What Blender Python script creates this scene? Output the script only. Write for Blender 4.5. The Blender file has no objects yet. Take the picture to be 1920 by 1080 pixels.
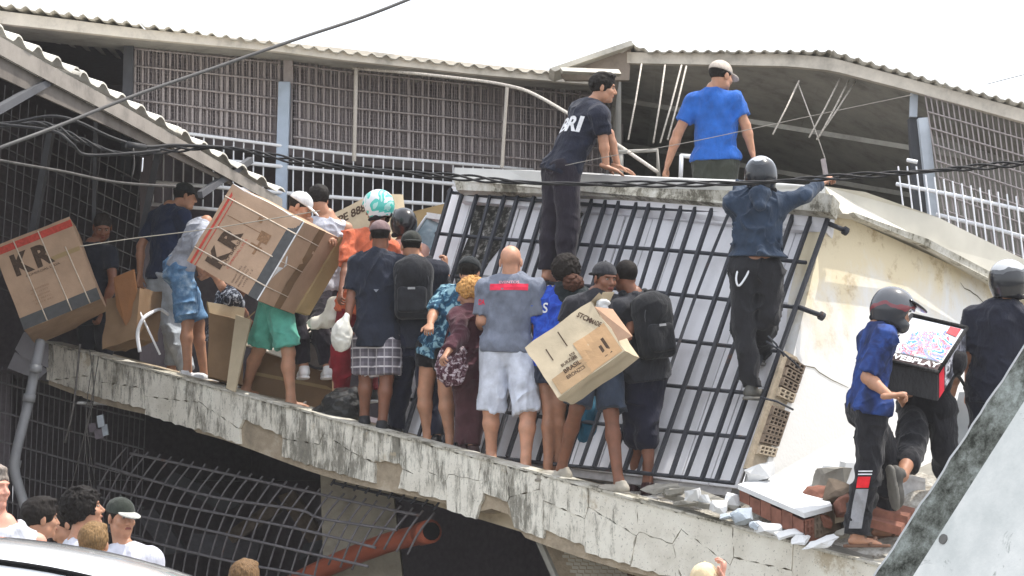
import bpy, math, random
import numpy as np
from mathutils import Vector, Matrix
from mathutils.bvhtree import BVHTree
random.seed(7); np.random.seed(7)
sc = bpy.context.scene
COL = sc.collection
# ---------------------------------------------------------------- camera, sky, sun, exposure
FPX = 4655.0; CAMZ = 1.6; PITCH = math.atan(420 / FPX)
cd = bpy.data.cameras.new('camera'); cam = bpy.data.objects.new('camera', cd); COL.objects.link(cam)
cd.sensor_width = 36; cd.lens = 36 * FPX / 1920; cd.clip_end = 3000; cd.clip_start = .1
cam.location = (0, 0, CAMZ); cam.rotation_euler = (math.pi / 2 + PITCH, 0, 0)
sc.camera = cam
TOSUN = Vector((.46, .14, 1.0)).normalized()
EL = math.asin(TOSUN.z); AZ = math.atan2(TOSUN.x, TOSUN.y)
w = bpy.data.worlds.new('World'); sc.world = w; w.use_nodes = True
nt = w.node_tree; nt.nodes.clear()
sky = nt.nodes.new('ShaderNodeTexSky'); sky.sky_type = 'NISHITA'; sky.sun_disc = False
sky.sun_elevation = EL; sky.sun_rotation = AZ; sky.dust_density = 4.0; sky.air_density = 1.2; sky.ozone_density = 1.0
mixw = nt.nodes.new('ShaderNodeMix'); mixw.data_type = 'RGBA'; mixw.inputs[0].default_value = .62
mixw.inputs[7].default_value = (8.6, 8.8, 9.2, 1)      # thin bright haze veiling the whole sky
bg = nt.nodes.new('ShaderNodeBackground'); bg.inputs[1].default_value = .15
ow = nt.nodes.new('ShaderNodeOutputWorld')
nt.links.new(sky.outputs[0], mixw.inputs[6]); nt.links.new(mixw.outputs[2], bg.inputs[0]); nt.links.new(bg.outputs[0], ow.inputs[0])
sl = bpy.data.lights.new('sun', 'SUN'); sl.energy = 3.0; sl.angle = math.radians(.5); sl.color = (1, .95, .87)
sun = bpy.data.objects.new('sun', sl); COL.objects.link(sun)
sun.rotation_euler = (-TOSUN).to_track_quat('-Z', 'Y').to_euler(); sun.location = (0, 0, 30)
vs = sc.view_settings; vs.view_transform = 'Standard'; vs.look = 'None'; vs.gamma = 1; vs.use_curve_mapping = False
vs.exposure = .72
sc.cycles.max_bounces = 6; sc.cycles.diffuse_bounces = 3

# ---------------------------------------------------------------- geometry helpers
_cp, _sp = math.cos(PITCH), math.sin(PITCH)
def P(x, y, Y):
    """world point at world depth Y on the sight line of photo pixel (x, y)"""
    a = (x - 960) / FPX; b = (540 - y) / FPX
    dy = _cp - b * _sp; dz = _sp + b * _cp
    s = Y / dy
    return Vector((a * s, Y, CAMZ + dz * s))
def lin(c): return c / 12.92 if c <= .04045 else ((c + .055) / 1.055) ** 2.4
def rgb(*c):
    if len(c) == 1: h = c[0]; c = (int(h[0:2], 16), int(h[2:4], 16), int(h[4:6], 16))
    return tuple(lin(v / 255) for v in c) + (1,)
class N:
    """small wrapper to write node materials quickly"""
    def __init__(s, name):
        m = bpy.data.materials.new(name); m.use_nodes = True; s.m = m; s.t = m.node_tree
        s.b = s.t.nodes['Principled BSDF']; s.c = s.t.nodes.new('ShaderNodeTexCoord')
    def add(s, k, **kw):
        n = s.t.nodes.new(k)
        for a, v in kw.items(): setattr(n, a, v)
        return n
    def ln(s, a, b): s.t.links.new(a, b)
    def mapping(s, scale=(1, 1, 1), rot=(0, 0, 0), src=None):
        n = s.add('ShaderNodeMapping'); n.inputs['Scale'].default_value = scale; n.inputs['Rotation'].default_value = rot
        s.ln(src or s.c.outputs['Object'], n.inputs[0]); return n.outputs[0]
    def noise(s, scale, detail=4, rough=.55, vec=None, dist=0):
        n = s.add('ShaderNodeTexNoise'); n.inputs['Scale'].default_value = scale; n.inputs['Detail'].default_value = detail
        n.inputs['Roughness'].default_value = rough; n.inputs['Distortion'].default_value = dist
        s.ln(vec or s.c.outputs['Object'], n.inputs['Vector']); return n.outputs[0]
    def ramp(s, fac, stops):
        n = s.add('ShaderNodeValToRGB'); e = n.color_ramp.elements
        while len(e) < len(stops): e.new(.5)
        for i, (p, c) in enumerate(stops):
            e[i].position = p; e[i].color = c if isinstance(c, tuple) else (c, c, c, 1)
        s.ln(fac, n.inputs[0]); return n.outputs[0]
    def mix(s, fac, a, b, mode='MIX'):
        n = s.add('ShaderNodeMix', data_type='RGBA', blend_type=mode)
        for i, v in ((0, fac), (6, a), (7, b)):
            if isinstance(v, (int, float)): n.inputs[i].default_value = v if i == 0 else (v, v, v, 1)
            elif isinstance(v, tuple): n.inputs[i].default_value = v
            else: s.ln(v, n.inputs[i])
        return n.outputs[2]
    def math(s, op, a, b=0.0):
        n = s.add('ShaderNodeMath', operation=op)
        for i, v in ((0, a), (1, b)):
            if isinstance(v, (int, float)): n.inputs[i].default_value = v
            else: s.ln(v, n.inputs[i])
        return n.outputs[0]
    def col(s, v):
        if isinstance(v, tuple): s.b.inputs['Base Color'].default_value = v
        else: s.ln(v, s.b.inputs['Base Color'])
        return s
    def set(s, rough=.8, metal=0, spec=.3, coat=0):
        s.b.inputs['Roughness'].default_value = rough; s.b.inputs['Metallic'].default_value = metal
        s.b.inputs['Specular IOR Level'].default_value = spec; s.b.inputs['Coat Weight'].default_value = coat; return s
    def bump(s, h, strength=.3, dist=.01):
        n = s.add('ShaderNodeBump'); n.inputs['Strength'].default_value = strength; n.inputs['Distance'].default_value = dist
        s.ln(h, n.inputs['Height']); s.ln(n.outputs[0], s.b.inputs['Normal']); return s
def mul(c, f): return (c[0] * f, c[1] * f, c[2] * f, 1)
_mc = {}
def cloth(hexc, var=.25, rough=.9, name=None):
    key = ('cloth', hexc)
    if key in _mc: return _mc[key]
    n = N(name or 'cloth_' + hexc); c = rgb(hexc)
    f = n.noise(9, 4)
    n.col(n.ramp(f, [(.3, mul(c, 1 - var)), (.7, mul(c, 1 + var))])).set(rough, spec=.15)
    vec = n.mapping((1, 1, .45)); n.bump(n.math('ADD', n.noise(26, 3, vec=vec), n.math('MULTIPLY', n.noise(320, 1), .12)), .8, .016)
    n.b.inputs['Sheen Weight'].default_value = .12
    _mc[key] = n.m; return n.m
def plain(hexc, rough=.6, metal=0, var=.15, scale=20, name=None, coat=0, bump=.15):
    key = (hexc, rough, metal, scale, coat)
    if key in _mc: return _mc[key]
    n = N(name or 'paint_' + hexc); c = rgb(hexc)
    f = n.noise(scale, 5)
    n.col(n.ramp(f, [(.3, mul(c, 1 - var)), (.7, mul(c, 1 + var))])).set(rough, metal, coat=coat)
    if bump: n.bump(f, bump, .004)
    _mc[key] = n.m; return n.m
def skin(hexc):
    key = ('skin', hexc)
    if key in _mc: return _mc[key]
    n = N('skin_' + hexc); c = rgb(hexc)
    f = n.noise(18, 4)
    n.col(n.ramp(f, [(.3, mul(c, .86)), (.7, (min(1, c[0] * 1.14), c[1] * 1.08, c[2] * 1.06, 1))])).set(.5, spec=.4)
    n.b.inputs['Subsurface Weight'].default_value = .08; n.b.inputs['Subsurface Radius'].default_value = (.02, .008, .004)
    n.bump(n.noise(150, 2), .15, .002)
    _mc[key] = n.m; return n.m

ORG = {}
def link(o, parent=None):
    COL.objects.link(o)
    if parent is not None: o.parent = parent; ORG[o.name] = org(parent)
def org(o):
    if o is None: return Vector((0, 0, 0))
    return ORG.get(o.name, Vector((0, 0, 0)))
def tag(o, label=None, cat=None, group=None, kind=None):
    for k, v in (('label', label), ('category', cat), ('group', group), ('kind', kind)):
        if v: o[k] = v
    return o
def thing(name, label, cat, loc, group=None):
    o = bpy.data.objects.new(name, None); o.empty_display_size = .1; COL.objects.link(o)
    o.location = Vector(loc); ORG[o.name] = Vector(loc); tag(o, label, cat, group); return o
def mk(name, vf, mat, parent=None, smooth=False, loc=None, kind=None, label=None):
    v, f = vf
    v = np.asarray([tuple(p) for p in v] if not isinstance(v, np.ndarray) else v, dtype=np.float64)
    o3 = org(parent) if parent is not None else Vector(loc) if loc is not None else Vector((0, 0, 0))
    v = v - np.array(o3)
    me = bpy.data.meshes.new(name); me.from_pydata(v.tolist(), [], f if isinstance(f, list) else f.tolist())
    me.materials.append(mat)
    if smooth: me.polygons.foreach_set('use_smooth', [True] * len(me.polygons))
    me.update()
    o = bpy.data.objects.new(name, me)
    if parent is None: o.location = o3
    link(o, parent)
    if parent is None: ORG[o.name] = o3
    if kind: o['kind'] = kind
    if label: o['label'] = label
    return o
class MB:
    def __init__(s): s.v = []; s.f = []
    def quad(s, a, b, c, d):
        n = len(s.v); s.v += [a, b, c, d]; s.f.append((n, n + 1, n + 2, n + 3))
    def box(s, O, ex, ey, ez):
        O, ex, ey, ez = map(Vector, (O, ex, ey, ez)); n = len(s.v)
        s.v += [O, O + ex, O + ex + ey, O + ey, O + ez, O + ex + ez, O + ex + ey + ez, O + ey + ez]
        F = [(0, 3, 2, 1), (4, 5, 6, 7), (0, 1, 5, 4), (1, 2, 6, 5), (2, 3, 7, 6), (3, 0, 4, 7)]
        if ex.cross(ey).dot(ez) < 0: F = [t[::-1] for t in F]
        s.f += [tuple(i + n for i in t) for t in F]
    def beam(s, a, b, wd, ht, up=(0, 0, 1)):
        a, b = Vector(a), Vector(b); d = b - a; side = d.cross(Vector(up)).normalized() * wd; u = side.cross(d).normalized() * ht
        s.box(a - side / 2 - u / 2, d, side, u)
    def tube(s, pts, r, sides=8, cap=True):
        pts = [Vector(p) for p in pts]; n0 = len(s.v); m = len(pts)
        rr = r if isinstance(r, (list, tuple)) else [r] * m
        prev = None
        for i, p in enumerate(pts):
            t = (pts[min(i + 1, m - 1)] - pts[max(i - 1, 0)]).normalized()
            if prev is None:
                u = t.cross(Vector((.3, .2, 1))); u.normalize()
            else: u = (prev - t * prev.dot(t)).normalized()
            prev = u; v = t.cross(u)
            for k in range(sides):
                a = 2 * math.pi * k / sides; s.v.append(p + (u * math.cos(a) + v * math.sin(a)) * rr[i])
        for i in range(m - 1):
            for k in range(sides):
                a = n0 + i * sides + k; b = n0 + i * sides + (k + 1) % sides
                s.f.append((a, b, b + sides, a + sides))
        if cap:
            s.f.append(tuple(n0 + k for k in range(sides))[::-1]); s.f.append(tuple(n0 + (m - 1) * sides + k for k in range(sides)))
    def prism(s, poly, d):
        poly = [Vector(p) for p in poly]; d = Vector(d); n = len(s.v); m = len(poly)
        nr = Vector((0, 0, 0))
        for i in range(m): nr += poly[i].cross(poly[(i + 1) % m])
        if nr.dot(d) > 0: poly = poly[::-1]
        s.v += poly + [p + d for p in poly]
        s.f.append(tuple(range(n, n + m))); s.f.append(tuple(range(n + m, n + 2 * m))[::-1])
        for i in range(m):
            j = (i + 1) % m; s.f.append((n + j, n + i, n + m + i, n + m + j))
    def build(s, name, mat, parent=None, smooth=False, **k): return mk(name, (s.v, s.f), mat, parent, smooth, **k)
def boxo(name, O, ex, ey, ez, mat, parent=None, **k):
    m = MB(); m.box(O, ex, ey, ez); return m.build(name, mat, parent, **k)
def beamo(name, a, b, wd, ht, mat, parent=None, **k):
    m = MB(); m.beam(a, b, wd, ht); return m.build(name, mat, parent, **k)
def tubeo(name, pts, r, mat, parent=None, sides=8, **k):
    m = MB(); m.tube(pts, r, sides); return m.build(name, mat, parent, True, **k)
_unit = {}
def bar(name, a, b, r, mat, parent, sides=6, square=False):
    """straight bar as its own object, sharing one unit mesh per material"""
    key = (mat.name, sides, square)
    if key not in _unit:
        m = MB()
        if square: m.box((-1, -1, 0), (2, 0, 0), (0, 2, 0), (0, 0, 1))
        else: m.tube([(0, 0, 0), (0, 0, 1)], 1, sides)
        me = bpy.data.meshes.new('bar_' + mat.name); me.from_pydata([tuple(v) for v in m.v], [], m.f); me.materials.append(mat)
        if not square: me.polygons.foreach_set('use_smooth', [len(p.vertices) == 4 for p in me.polygons])
        _unit[key] = me
    a, b = Vector(a), Vector(b); d = b - a; L = d.length
    q = d.to_track_quat('Z', 'Y')
    o = bpy.data.objects.new(name, _unit[key])
    r2 = r if isinstance(r, tuple) else (r, r)
    o.location = a - org(parent); o.rotation_mode = 'QUATERNION'; o.rotation_quaternion = q; o.scale = (r2[0], r2[1], L)
    link(o, parent); return o
def lerp(a, b, t): return a + (b - a) * t
def poly_at(pts, x):
    if x <= pts[0][0]: i = 0
    else:
        i = len(pts) - 2
        for k in range(len(pts) - 1):
            if x <= pts[k + 1][0]: i = k; break
    a, b = pts[i], pts[i + 1]; t = (x - a[0]) / (b[0] - a[0]); return a[1] + (b[1] - a[1]) * t
def bez(pts, n=8):
    """Catmull-Rom through 3D points"""
    pts = [Vector(p) for p in pts]; out = []
    for i in range(len(pts) - 1):
        p0 = pts[max(i - 1, 0)]; p1 = pts[i]; p2 = pts[i + 1]; p3 = pts[min(i + 2, len(pts) - 1)]
        for k in range(n):
            t = k / n
            out.append(.5 * ((2 * p1) + (p2 - p0) * t + (2 * p0 - 5 * p1 + 4 * p2 - p3) * t * t + (3 * p1 - p0 - 3 * p2 + p3) * t ** 3))
    out.append(pts[-1]); return out
_font_cache = {}
def text_mesh(txt, weight):
    k = (txt, weight)
    if k in _font_cache: return _font_cache[k]
    c = bpy.data.curves.new('print', 'FONT'); c.body = txt; c.align_x = 'CENTER'; c.align_y = 'CENTER'; c.offset = weight; c.resolution_u = 3
    o = bpy.data.objects.new('print', c); COL.objects.link(o)
    dg = bpy.context.evaluated_depsgraph_get(); me = bpy.data.meshes.new_from_object(o.evaluated_get(dg))
    v = np.array([x.co[:] for x in me.vertices]); f = [tuple(p.vertices) for p in me.polygons]
    bpy.data.objects.remove(o); bpy.data.curves.remove(c); bpy.data.meshes.remove(me)
    lo, hi = v.min(0), v.max(0); v = (v - (lo + hi) / 2); s = hi - lo
    _font_cache[k] = (v, f, s); return _font_cache[k]
def lettering(name, txt, c, right, up, width, height, mat, parent, weight=.02, bvh=None, off=.009, shear=0):
    v, f, s = text_mesh(txt, weight); c, right, up = Vector(c), Vector(right).normalized(), Vector(up).normalized()
    nrm = right.cross(up).normalized(); out = []
    for p in v:
        x = p[0] / s[0] * width; y = p[1] / s[1] * height; x += shear * y
        q = c + right * x + up * y
        if bvh is not None:
            h = bvh.ray_cast(q + nrm * .3, -nrm, .6)
            if h[0] is not None: q = h[0] + nrm * off
        else: q = q + nrm * off
        out.append(q)
    return mk(name, (out, f), mat, parent)
# ---------------------------------------------------------------- implicit modelling (smooth unions meshed with surface nets)
def nrm(a): a = np.asarray(a, float); return a / (np.linalg.norm(a) + 1e-9)
def surfnet(F, o, h):
    s = F < 0; nx, ny, nz = F.shape
    c = [s[i:nx - 1 + i, j:ny - 1 + j, k:nz - 1 + k] for i in (0, 1) for j in (0, 1) for k in (0, 1)]
    sm = sum(x.astype(np.int8) for x in c); act = (sm > 0) & (sm < 8)
    ix, iy, iz = np.nonzero(act); n = len(ix)
    if n == 0: return np.zeros((0, 3)), np.zeros((0, 4), int)
    idx = -np.ones(act.shape, int); idx[ix, iy, iz] = np.arange(n)
    offs = [(i, j, k) for i in (0, 1) for j in (0, 1) for k in (0, 1)]
    val = [F[ix + a, iy + b, iz + g] for a, b, g in offs]
    acc = np.zeros((n, 3)); cnt = np.zeros(n)
    for A in range(8):
        for B in range(A + 1, 8):
            d = np.abs(np.subtract(offs[A], offs[B])).sum()
            if d != 1: continue
            a, b = val[A], val[B]; m = (a < 0) != (b < 0)
            t = np.where(m, a / np.where(m, a - b, 1), 0)
            pa = np.array(offs[A]); pb = np.array(offs[B])
            acc += np.where(m[:, None], pa + (pb - pa) * t[:, None], 0); cnt += m
    V = (np.stack([ix, iy, iz], 1) + acc / cnt[:, None]) * h + o
    Q = []
    for ax in range(3):
        sl = [slice(None)] * 3; s2 = [slice(None)] * 3; sl[ax] = slice(0, -1); s2[ax] = slice(1, None)
        a = s[tuple(sl)]; b = s[tuple(s2)]; i, j, k = np.nonzero(a != b); p = [i, j, k]
        o1, o2 = [q for q in range(3) if q != ax]
        ok = (p[o1] > 0) & (p[o2] > 0) & (p[o1] < F.shape[o1] - 1) & (p[o2] < F.shape[o2] - 1)
        p = [q[ok] for q in p]; ins = a[p[0], p[1], p[2]]
        def cell(d1, d2):
            q = [p[0], p[1], p[2]]; q[o1] = q[o1] - d1; q[o2] = q[o2] - d2; return idx[q[0], q[1], q[2]]
        q4 = np.stack([cell(1, 1), cell(0, 1), cell(0, 0), cell(1, 0)], 1)
        flip = ~ins if ax != 1 else ins
        q4[flip] = q4[flip][:, ::-1]; Q.append(q4)
    return V, np.concatenate(Q)
class SD:
    def __init__(s, h=.012): s.h = h; s.p = []; s.cuts = []; s.disp = None
    def seg(s, a, b, ra, rb, u=None, sv=1.0, fa=False, fb=False, k=.02, sub=False):
        a, b = np.array(a, float), np.array(b, float); R = max(ra, rb) * 1.05 + .03
        def f(X):
            w = b - a; L = np.linalg.norm(w) + 1e-6; w = w / L; q = X - a; z = q @ w
            lat = q - z[..., None] * w
            if u is not None:
                uu = nrm(np.array(u) - w * np.dot(u, w)); vv = np.cross(w, uu)
                x = lat @ uu; y = (lat @ vv) / sv; rad = np.sqrt(x * x + y * y)
            else: rad = np.sqrt((lat * lat).sum(-1))
            zc = np.clip(z, 0, L); r = ra + (rb - ra) * zc / L; ov = z - zc
            da = rad - r; dr = np.sqrt(rad * rad + ov * ov) - r; d = dr
            if fa: d = np.where(z < 0, np.maximum(da, -z), d)
            if fb: d = np.where(z > L, np.maximum(da, z - L), d)
            return d * min(1, sv)
        s.p.append((f, np.minimum(a, b) - R, np.maximum(a, b) + R, k, sub)); return s
    def ell(s, c, ax, r, k=.02, sub=False):
        c = np.array(c, float); ax = np.array(ax, float); r = np.array(r, float); R = max(r) + .03
        def f(X):
            q = (X - c) @ ax.T; g = np.sqrt(((q / r) ** 2).sum(-1)); g2 = np.sqrt(((q / (r * r)) ** 2).sum(-1)) + 1e-6
            return g * (g - 1) / g2
        s.p.append((f, c - R, c + R, k, sub)); return s
    def rbox(s, c, ax, hs, r=.02, k=.015, sub=False):
        c = np.array(c, float); ax = np.array(ax, float); hs = np.array(hs, float); R = np.linalg.norm(hs) + .03
        def f(X):
            q = np.abs((X - c) @ ax.T) - (hs - r)
            return np.sqrt((np.maximum(q, 0) ** 2).sum(-1)) + np.minimum(q.max(-1), 0) - r
        s.p.append((f, c - R, c + R, k, sub)); return s
    def cut(s, p, n): s.cuts.append((np.array(p, float), nrm(n))); return s      # keep the side against n
    def mesh(s):
        add = [q for q in s.p if not q[4]]
        lo = np.min([q[1] for q in add], 0); hi = np.max([q[2] for q in add], 0); h = s.h
        n = np.ceil((hi - lo) / h).astype(int) + 2
        g = [lo[i] + h * np.arange(n[i]) for i in range(3)]
        F = np.full(n, .2)
        for f, a, b, k, sub in s.p:
            i0 = np.maximum(((a - lo) / h).astype(int) - 1, 0); i1 = np.minimum(((b - lo) / h).astype(int) + 2, n)
            if (i1 <= i0).any(): continue
            sl = tuple(slice(i0[i], i1[i]) for i in range(3))
            X = np.stack(np.meshgrid(g[0][sl[0]], g[1][sl[1]], g[2][sl[2]], indexing='ij'), -1)
            v = f(X); o = F[sl]
            if sub:
                v = -v; hh = np.maximum(k - np.abs(o - v), 0) / k; F[sl] = np.maximum(o, v) + hh * hh * k / 4
            else:
                hh = np.maximum(k - np.abs(o - v), 0) / k; F[sl] = np.minimum(o, v) - hh * hh * k / 4
        if s.disp is not None:
            m = np.abs(F) < .05; I = np.nonzero(m)
            X = np.stack([g[0][I[0]], g[1][I[1]], g[2][I[2]]], -1); F[m] += s.disp(X)
        if s.cuts:
            X = np.stack(np.meshgrid(*g, indexing='ij'), -1)
            for p, nn in s.cuts: F = np.maximum(F, (X - p) @ nn)
        F[0] = F[-1] = .2; F[:, 0] = F[:, -1] = .2; F[:, :, 0] = F[:, :, -1] = .2
        return surfnet(F, lo, h)
_LT = np.random.RandomState(99).rand(32, 32, 32)
def vnoise(X, sc, seed=0):
    Y = X * sc + seed * 7.31; I = np.floor(Y).astype(int); f = Y - I; f = f * f * (3 - 2 * f); out = 0
    for a in (0, 1):
        for b in (0, 1):
            for c in (0, 1):
                w = (f[..., 0] if a else 1 - f[..., 0]) * (f[..., 1] if b else 1 - f[..., 1]) * (f[..., 2] if c else 1 - f[..., 2])
                out = out + w * _LT[(I[..., 0] + a) & 31, (I[..., 1] + b) & 31, (I[..., 2] + c) & 31]
    return out
def hairy(amp, sc, seed=0):
    return lambda X: -amp * (2.2 * vnoise(X, sc, seed) + 1.4 * vnoise(X, sc * 2.3, seed + 1) - 1.8)
def folds(amp=.006, seed=0, wl=.09, axis=(0, 0, 1)):
    r = np.random.RandomState(seed); K = r.normal(size=(6, 3)); K /= np.linalg.norm(K, axis=1)[:, None]; K[:3] = K[:3] + 1.1 * np.array(axis)
    ph = r.uniform(0, 6.28, 6); W = 2 * math.pi / wl
    def f(X):
        s = 1 / wl; out = 0
        for q in range(2):
            d = K[q] / np.linalg.norm(K[q]); Z = X - np.outer(X @ d, d) * .72                # stretch along d: long creases
            wv = (vnoise(X, s * .5, seed + q) - .5) * .12
            rdg = 1 - np.abs(2 * vnoise(Z + wv[:, None], s * (1.0 + .5 * q), seed + 3 + q) - 1); out = out + (1.9 - .5 * q) * rdg ** 4 * np.clip(vnoise(X, s * .45, seed + 6 + q) * 2 - .4, 0, 1.3)
        return -amp * (out + 1.3 * (vnoise(X, s * .6, seed + 9) - .5) - .35)
    return f
def curls(amp=.01, seed=0, wl=.03):
    r = np.random.RandomState(seed); K = r.normal(size=(6, 3)); K /= np.linalg.norm(K, axis=1)[:, None]; W = 2 * math.pi / wl
    def f(X):
        w = np.sin(X @ K[3] * W * .4) * 1.5
        return amp * (np.sin(X @ K[0] * W + w) + np.sin(X @ K[1] * W * 1.2 + w) + np.sin(X @ K[2] * W * .8)) / 2.2
    return f
def joined(parts):
    V = []; Q = []; n = 0
    for v, q in parts:
        V.append(v); Q.append(q + n); n += len(v)
    return np.concatenate(V), np.concatenate(Q)
# ---------------------------------------------------------------- people
SK = {'tan': skin('ae8268'), 'mid': skin('9a7058'), 'brown': skin('7e5643'), 'dark': skin('6a4430'), 'light': skin('c4947a'), 'pink': skin('d09a86')}
M_eye = plain('8f8880', .3, name='eye_white'); M_iris = plain('1c120c', .2, name='eye_iris'); M_lip = plain('7a4038', .5, name='lip')
def hairm(hexc):
    k = ('hair', hexc)
    if k in _mc: return _mc[k]
    n = N('hair_' + hexc); c = rgb(hexc); v = n.mapping((1, 1, .25)); f = n.noise(120, 3, vec=v)
    n.col(n.ramp(f, [(.3, mul(c, .55)), (.75, mul(c, 1.6))])).set(.7, spec=.2); n.bump(f, .9, .006); _mc[k] = n.m; return n.m
def frame(yaw, pitch=0, roll=0):
    """rows: right, forward, up for a heading (0 = away from the camera, 90 = towards photo right)"""
    y = math.radians(yaw); p = math.radians(pitch)
    f0 = np.array([math.sin(y), math.cos(y), 0]); r = np.array([math.cos(y), -math.sin(y), 0])
    f = f0 * math.cos(p) + np.array([0, 0, math.sin(p)]); u = np.cross(r, f)
    if roll:
        a = math.radians(roll); r, u = r * math.cos(a) + u * math.sin(a), u * math.cos(a) - r * math.sin(a)
    return np.array([r, f, u])
def hand(wr, d, n, side, mat_scale=1.0, curl=35, spread=1.0):
    """palm and five separate fingers; d along the hand, n palm normal (fingers curl towards n), side +1/-1 puts the thumb"""
    d = nrm(d); n = np.array(n, float); n = nrm(n - d * np.dot(n, d)); l = np.cross(d, n) * side; k = mat_scale
    S = SD(.0055); wr = np.array(wr, float)
    S.seg(wr - d * .035 * k, wr + d * .012 * k, .026 * k, .025 * k, u=l, sv=.8)
    S.seg(wr + d * .012 * k, wr + d * .075 * k, .033 * k, .041 * k, u=l, sv=.42, k=.015)
    for i, (off, L) in enumerate(((-.030, .060), (-.010, .074), (.010, .080), (.030, .070))):
        p = wr + d * (.080 - .004 * abs(i - 2)) * k + l * off * k; a = math.radians(curl * .55); r = .0095 * k
        q = p - d * .02 * k
        dd = nrm(d + l * off * 4 * spread)
        for j, fl in enumerate((.46, .30, .24)):
            e = p + (dd * math.cos(a) + n * math.sin(a)) * L * fl * k
            S.seg(q if j == 0 else p, e, r, r * .9, k=.004); p = e; r *= .9; a += math.radians(curl)
    p = wr + d * .02 * k + l * .028 * k; e = p + (d * .62 + l * .7 + n * .25) * .042 * k; S.seg(p, e, .013 * k, .0105 * k, k=.01)
    S.seg(e, e + (d * .85 + l * .25 + n * .45) * .030 * k, .0105 * k, .009 * k, k=.005)
    return S.mesh()
def head_local(c, A):
    c = np.array(c, float)
    return lambda x, y, z: c + A[0] * x + A[1] * y + A[2] * z
def head_mesh(c, A, neck0, k=1.0, fem=False):
    T = head_local(c, A * k); S = SD(.0065)
    S.ell(T(0, -.014, .032), A, np.array((.076, .096, .084)) * k)
    S.ell(T(0, .030, -.030), A, np.array((.060, .062, .082)) * k, k=.03)
    S.seg(T(-.03, .02, -.075), T(.03, .02, -.075), .036 * k, .036 * k, k=.03)
    S.seg(T(-.008, .070, -.097), T(.008, .070, -.097), .019 * k, .019 * k, k=.025)
    S.ell(T(0, .078, .026), A, np.array((.052, .018, .011)) * k, k=.012)
    S.seg(T(0, .090, .006), T(0, .109, -.030), .008 * k, .013 * k, k=.012); S.seg(T(-.011, .096, -.036), T(.011, .096, -.036), .009 * k, .009 * k, k=.008)
    for s in (-1, 1):
        S.ell(T(.030 * s, .098, .003), A, np.array((.018, .016, .012)) * k, k=.010, sub=True)
        S.ell(T(.040 * s, .062, -.030), A, np.array((.024, .024, .022)) * k, k=.02)
        S.ell(T(.079 * s, -.008, -.012), frame_rot(A, s), np.array((.010, .019, .033)) * k, k=.006)
    S.seg(T(-.017, .086, -.062), T(.017, .086, -.062), .010 * k, .010 * k, k=.008)
    S.ell(T(0, .098, -.0625), A, np.array((.024, .010, .0022)) * k, k=.003, sub=True)
    S.seg(neck0, T(0, -.022, -.055), .060 * k, .054 * k, k=.03)
    return S.mesh()
def frame_rot(A, s):
    a = math.radians(18) * s; r = A[0] * math.cos(a) - A[1] * math.sin(a); f = A[1] * math.cos(a) + A[0] * math.sin(a); return np.array([r, f, A[2]])
def hair_mesh(c, A, kind, k=1.0, seed=0):
    T = head_local(c, A * k); th = {'buzz': .004, 'short': .013, 'curly': .026, 'afro': .034, 'long': .018}[kind]
    S = SD(.006)
    S.ell(T(0, -.016, .034), A, (np.array((.077, .097, .085)) + th) * k)
    if kind == 'short': S.ell(T(.01, .03, .105), A, np.array((.062, .065, .026)) * k, k=.03)
    if kind == 'afro' or kind == 'curly': S.ell(T(0, -.03, .02), A, (np.array((.08, .085, .085)) + th) * k, k=.03)
    if kind == 'long': S.seg(T(0, -.07, .0), T(0, -.085, -.13), .075 * k, .055 * k, sv=.8, k=.04)
    S.ell(T(0, .118, -.045), A, np.array((.084, .088, .098)) * k, k=.014, sub=True)
    if kind not in ('long',):
        S.ell(T(0, .03, -.115), A, np.array((.13, .12, .085)) * k, k=.012, sub=True)
    S.disp = hairy({'buzz': .0012, 'short': .0045, 'curly': .010, 'afro': .008, 'long': .005}[kind] * k, {'buzz': 40, 'short': 42, 'curly': 48, 'afro': 50, 'long': 40}[kind], seed)
    return S.mesh()
def cap_parts(c, A, mats, root, k=1.0, back=False):
    T = head_local(c, A * k); f = -1 if back else 1
    S = SD(.007); S.ell(T(0, -.014, .040), A, np.array((.088, .108, .090)) * k)
    S.cut(T(0, 0, .030), -(A[2] + A[1] * .10 * f))
    mk('cap_crown', S.mesh(), mats[0], root, True)
    S = SD(.006); S.ell(T(0, .10 * f, .024), frame_pitch(A, -14 * f), np.array((.072, .082, .012)) * k); S.cut(T(0, .06 * f, .03), -A[1] * f)
    mk('cap_visor', S.mesh(), mats[1], root, True)
    S = SD(.005); S.ell(T(0, -.014, .131), A, np.array((.010, .010, .006)) * k); mk('cap_button', S.mesh(), mats[0], root, True)
    if back:
        pass
def frame_pitch(A, deg):
    a = math.radians(deg); f = A[1] * math.cos(a) + A[2] * math.sin(a); return np.array([A[0], f, np.cross(A[0], f)])
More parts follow.
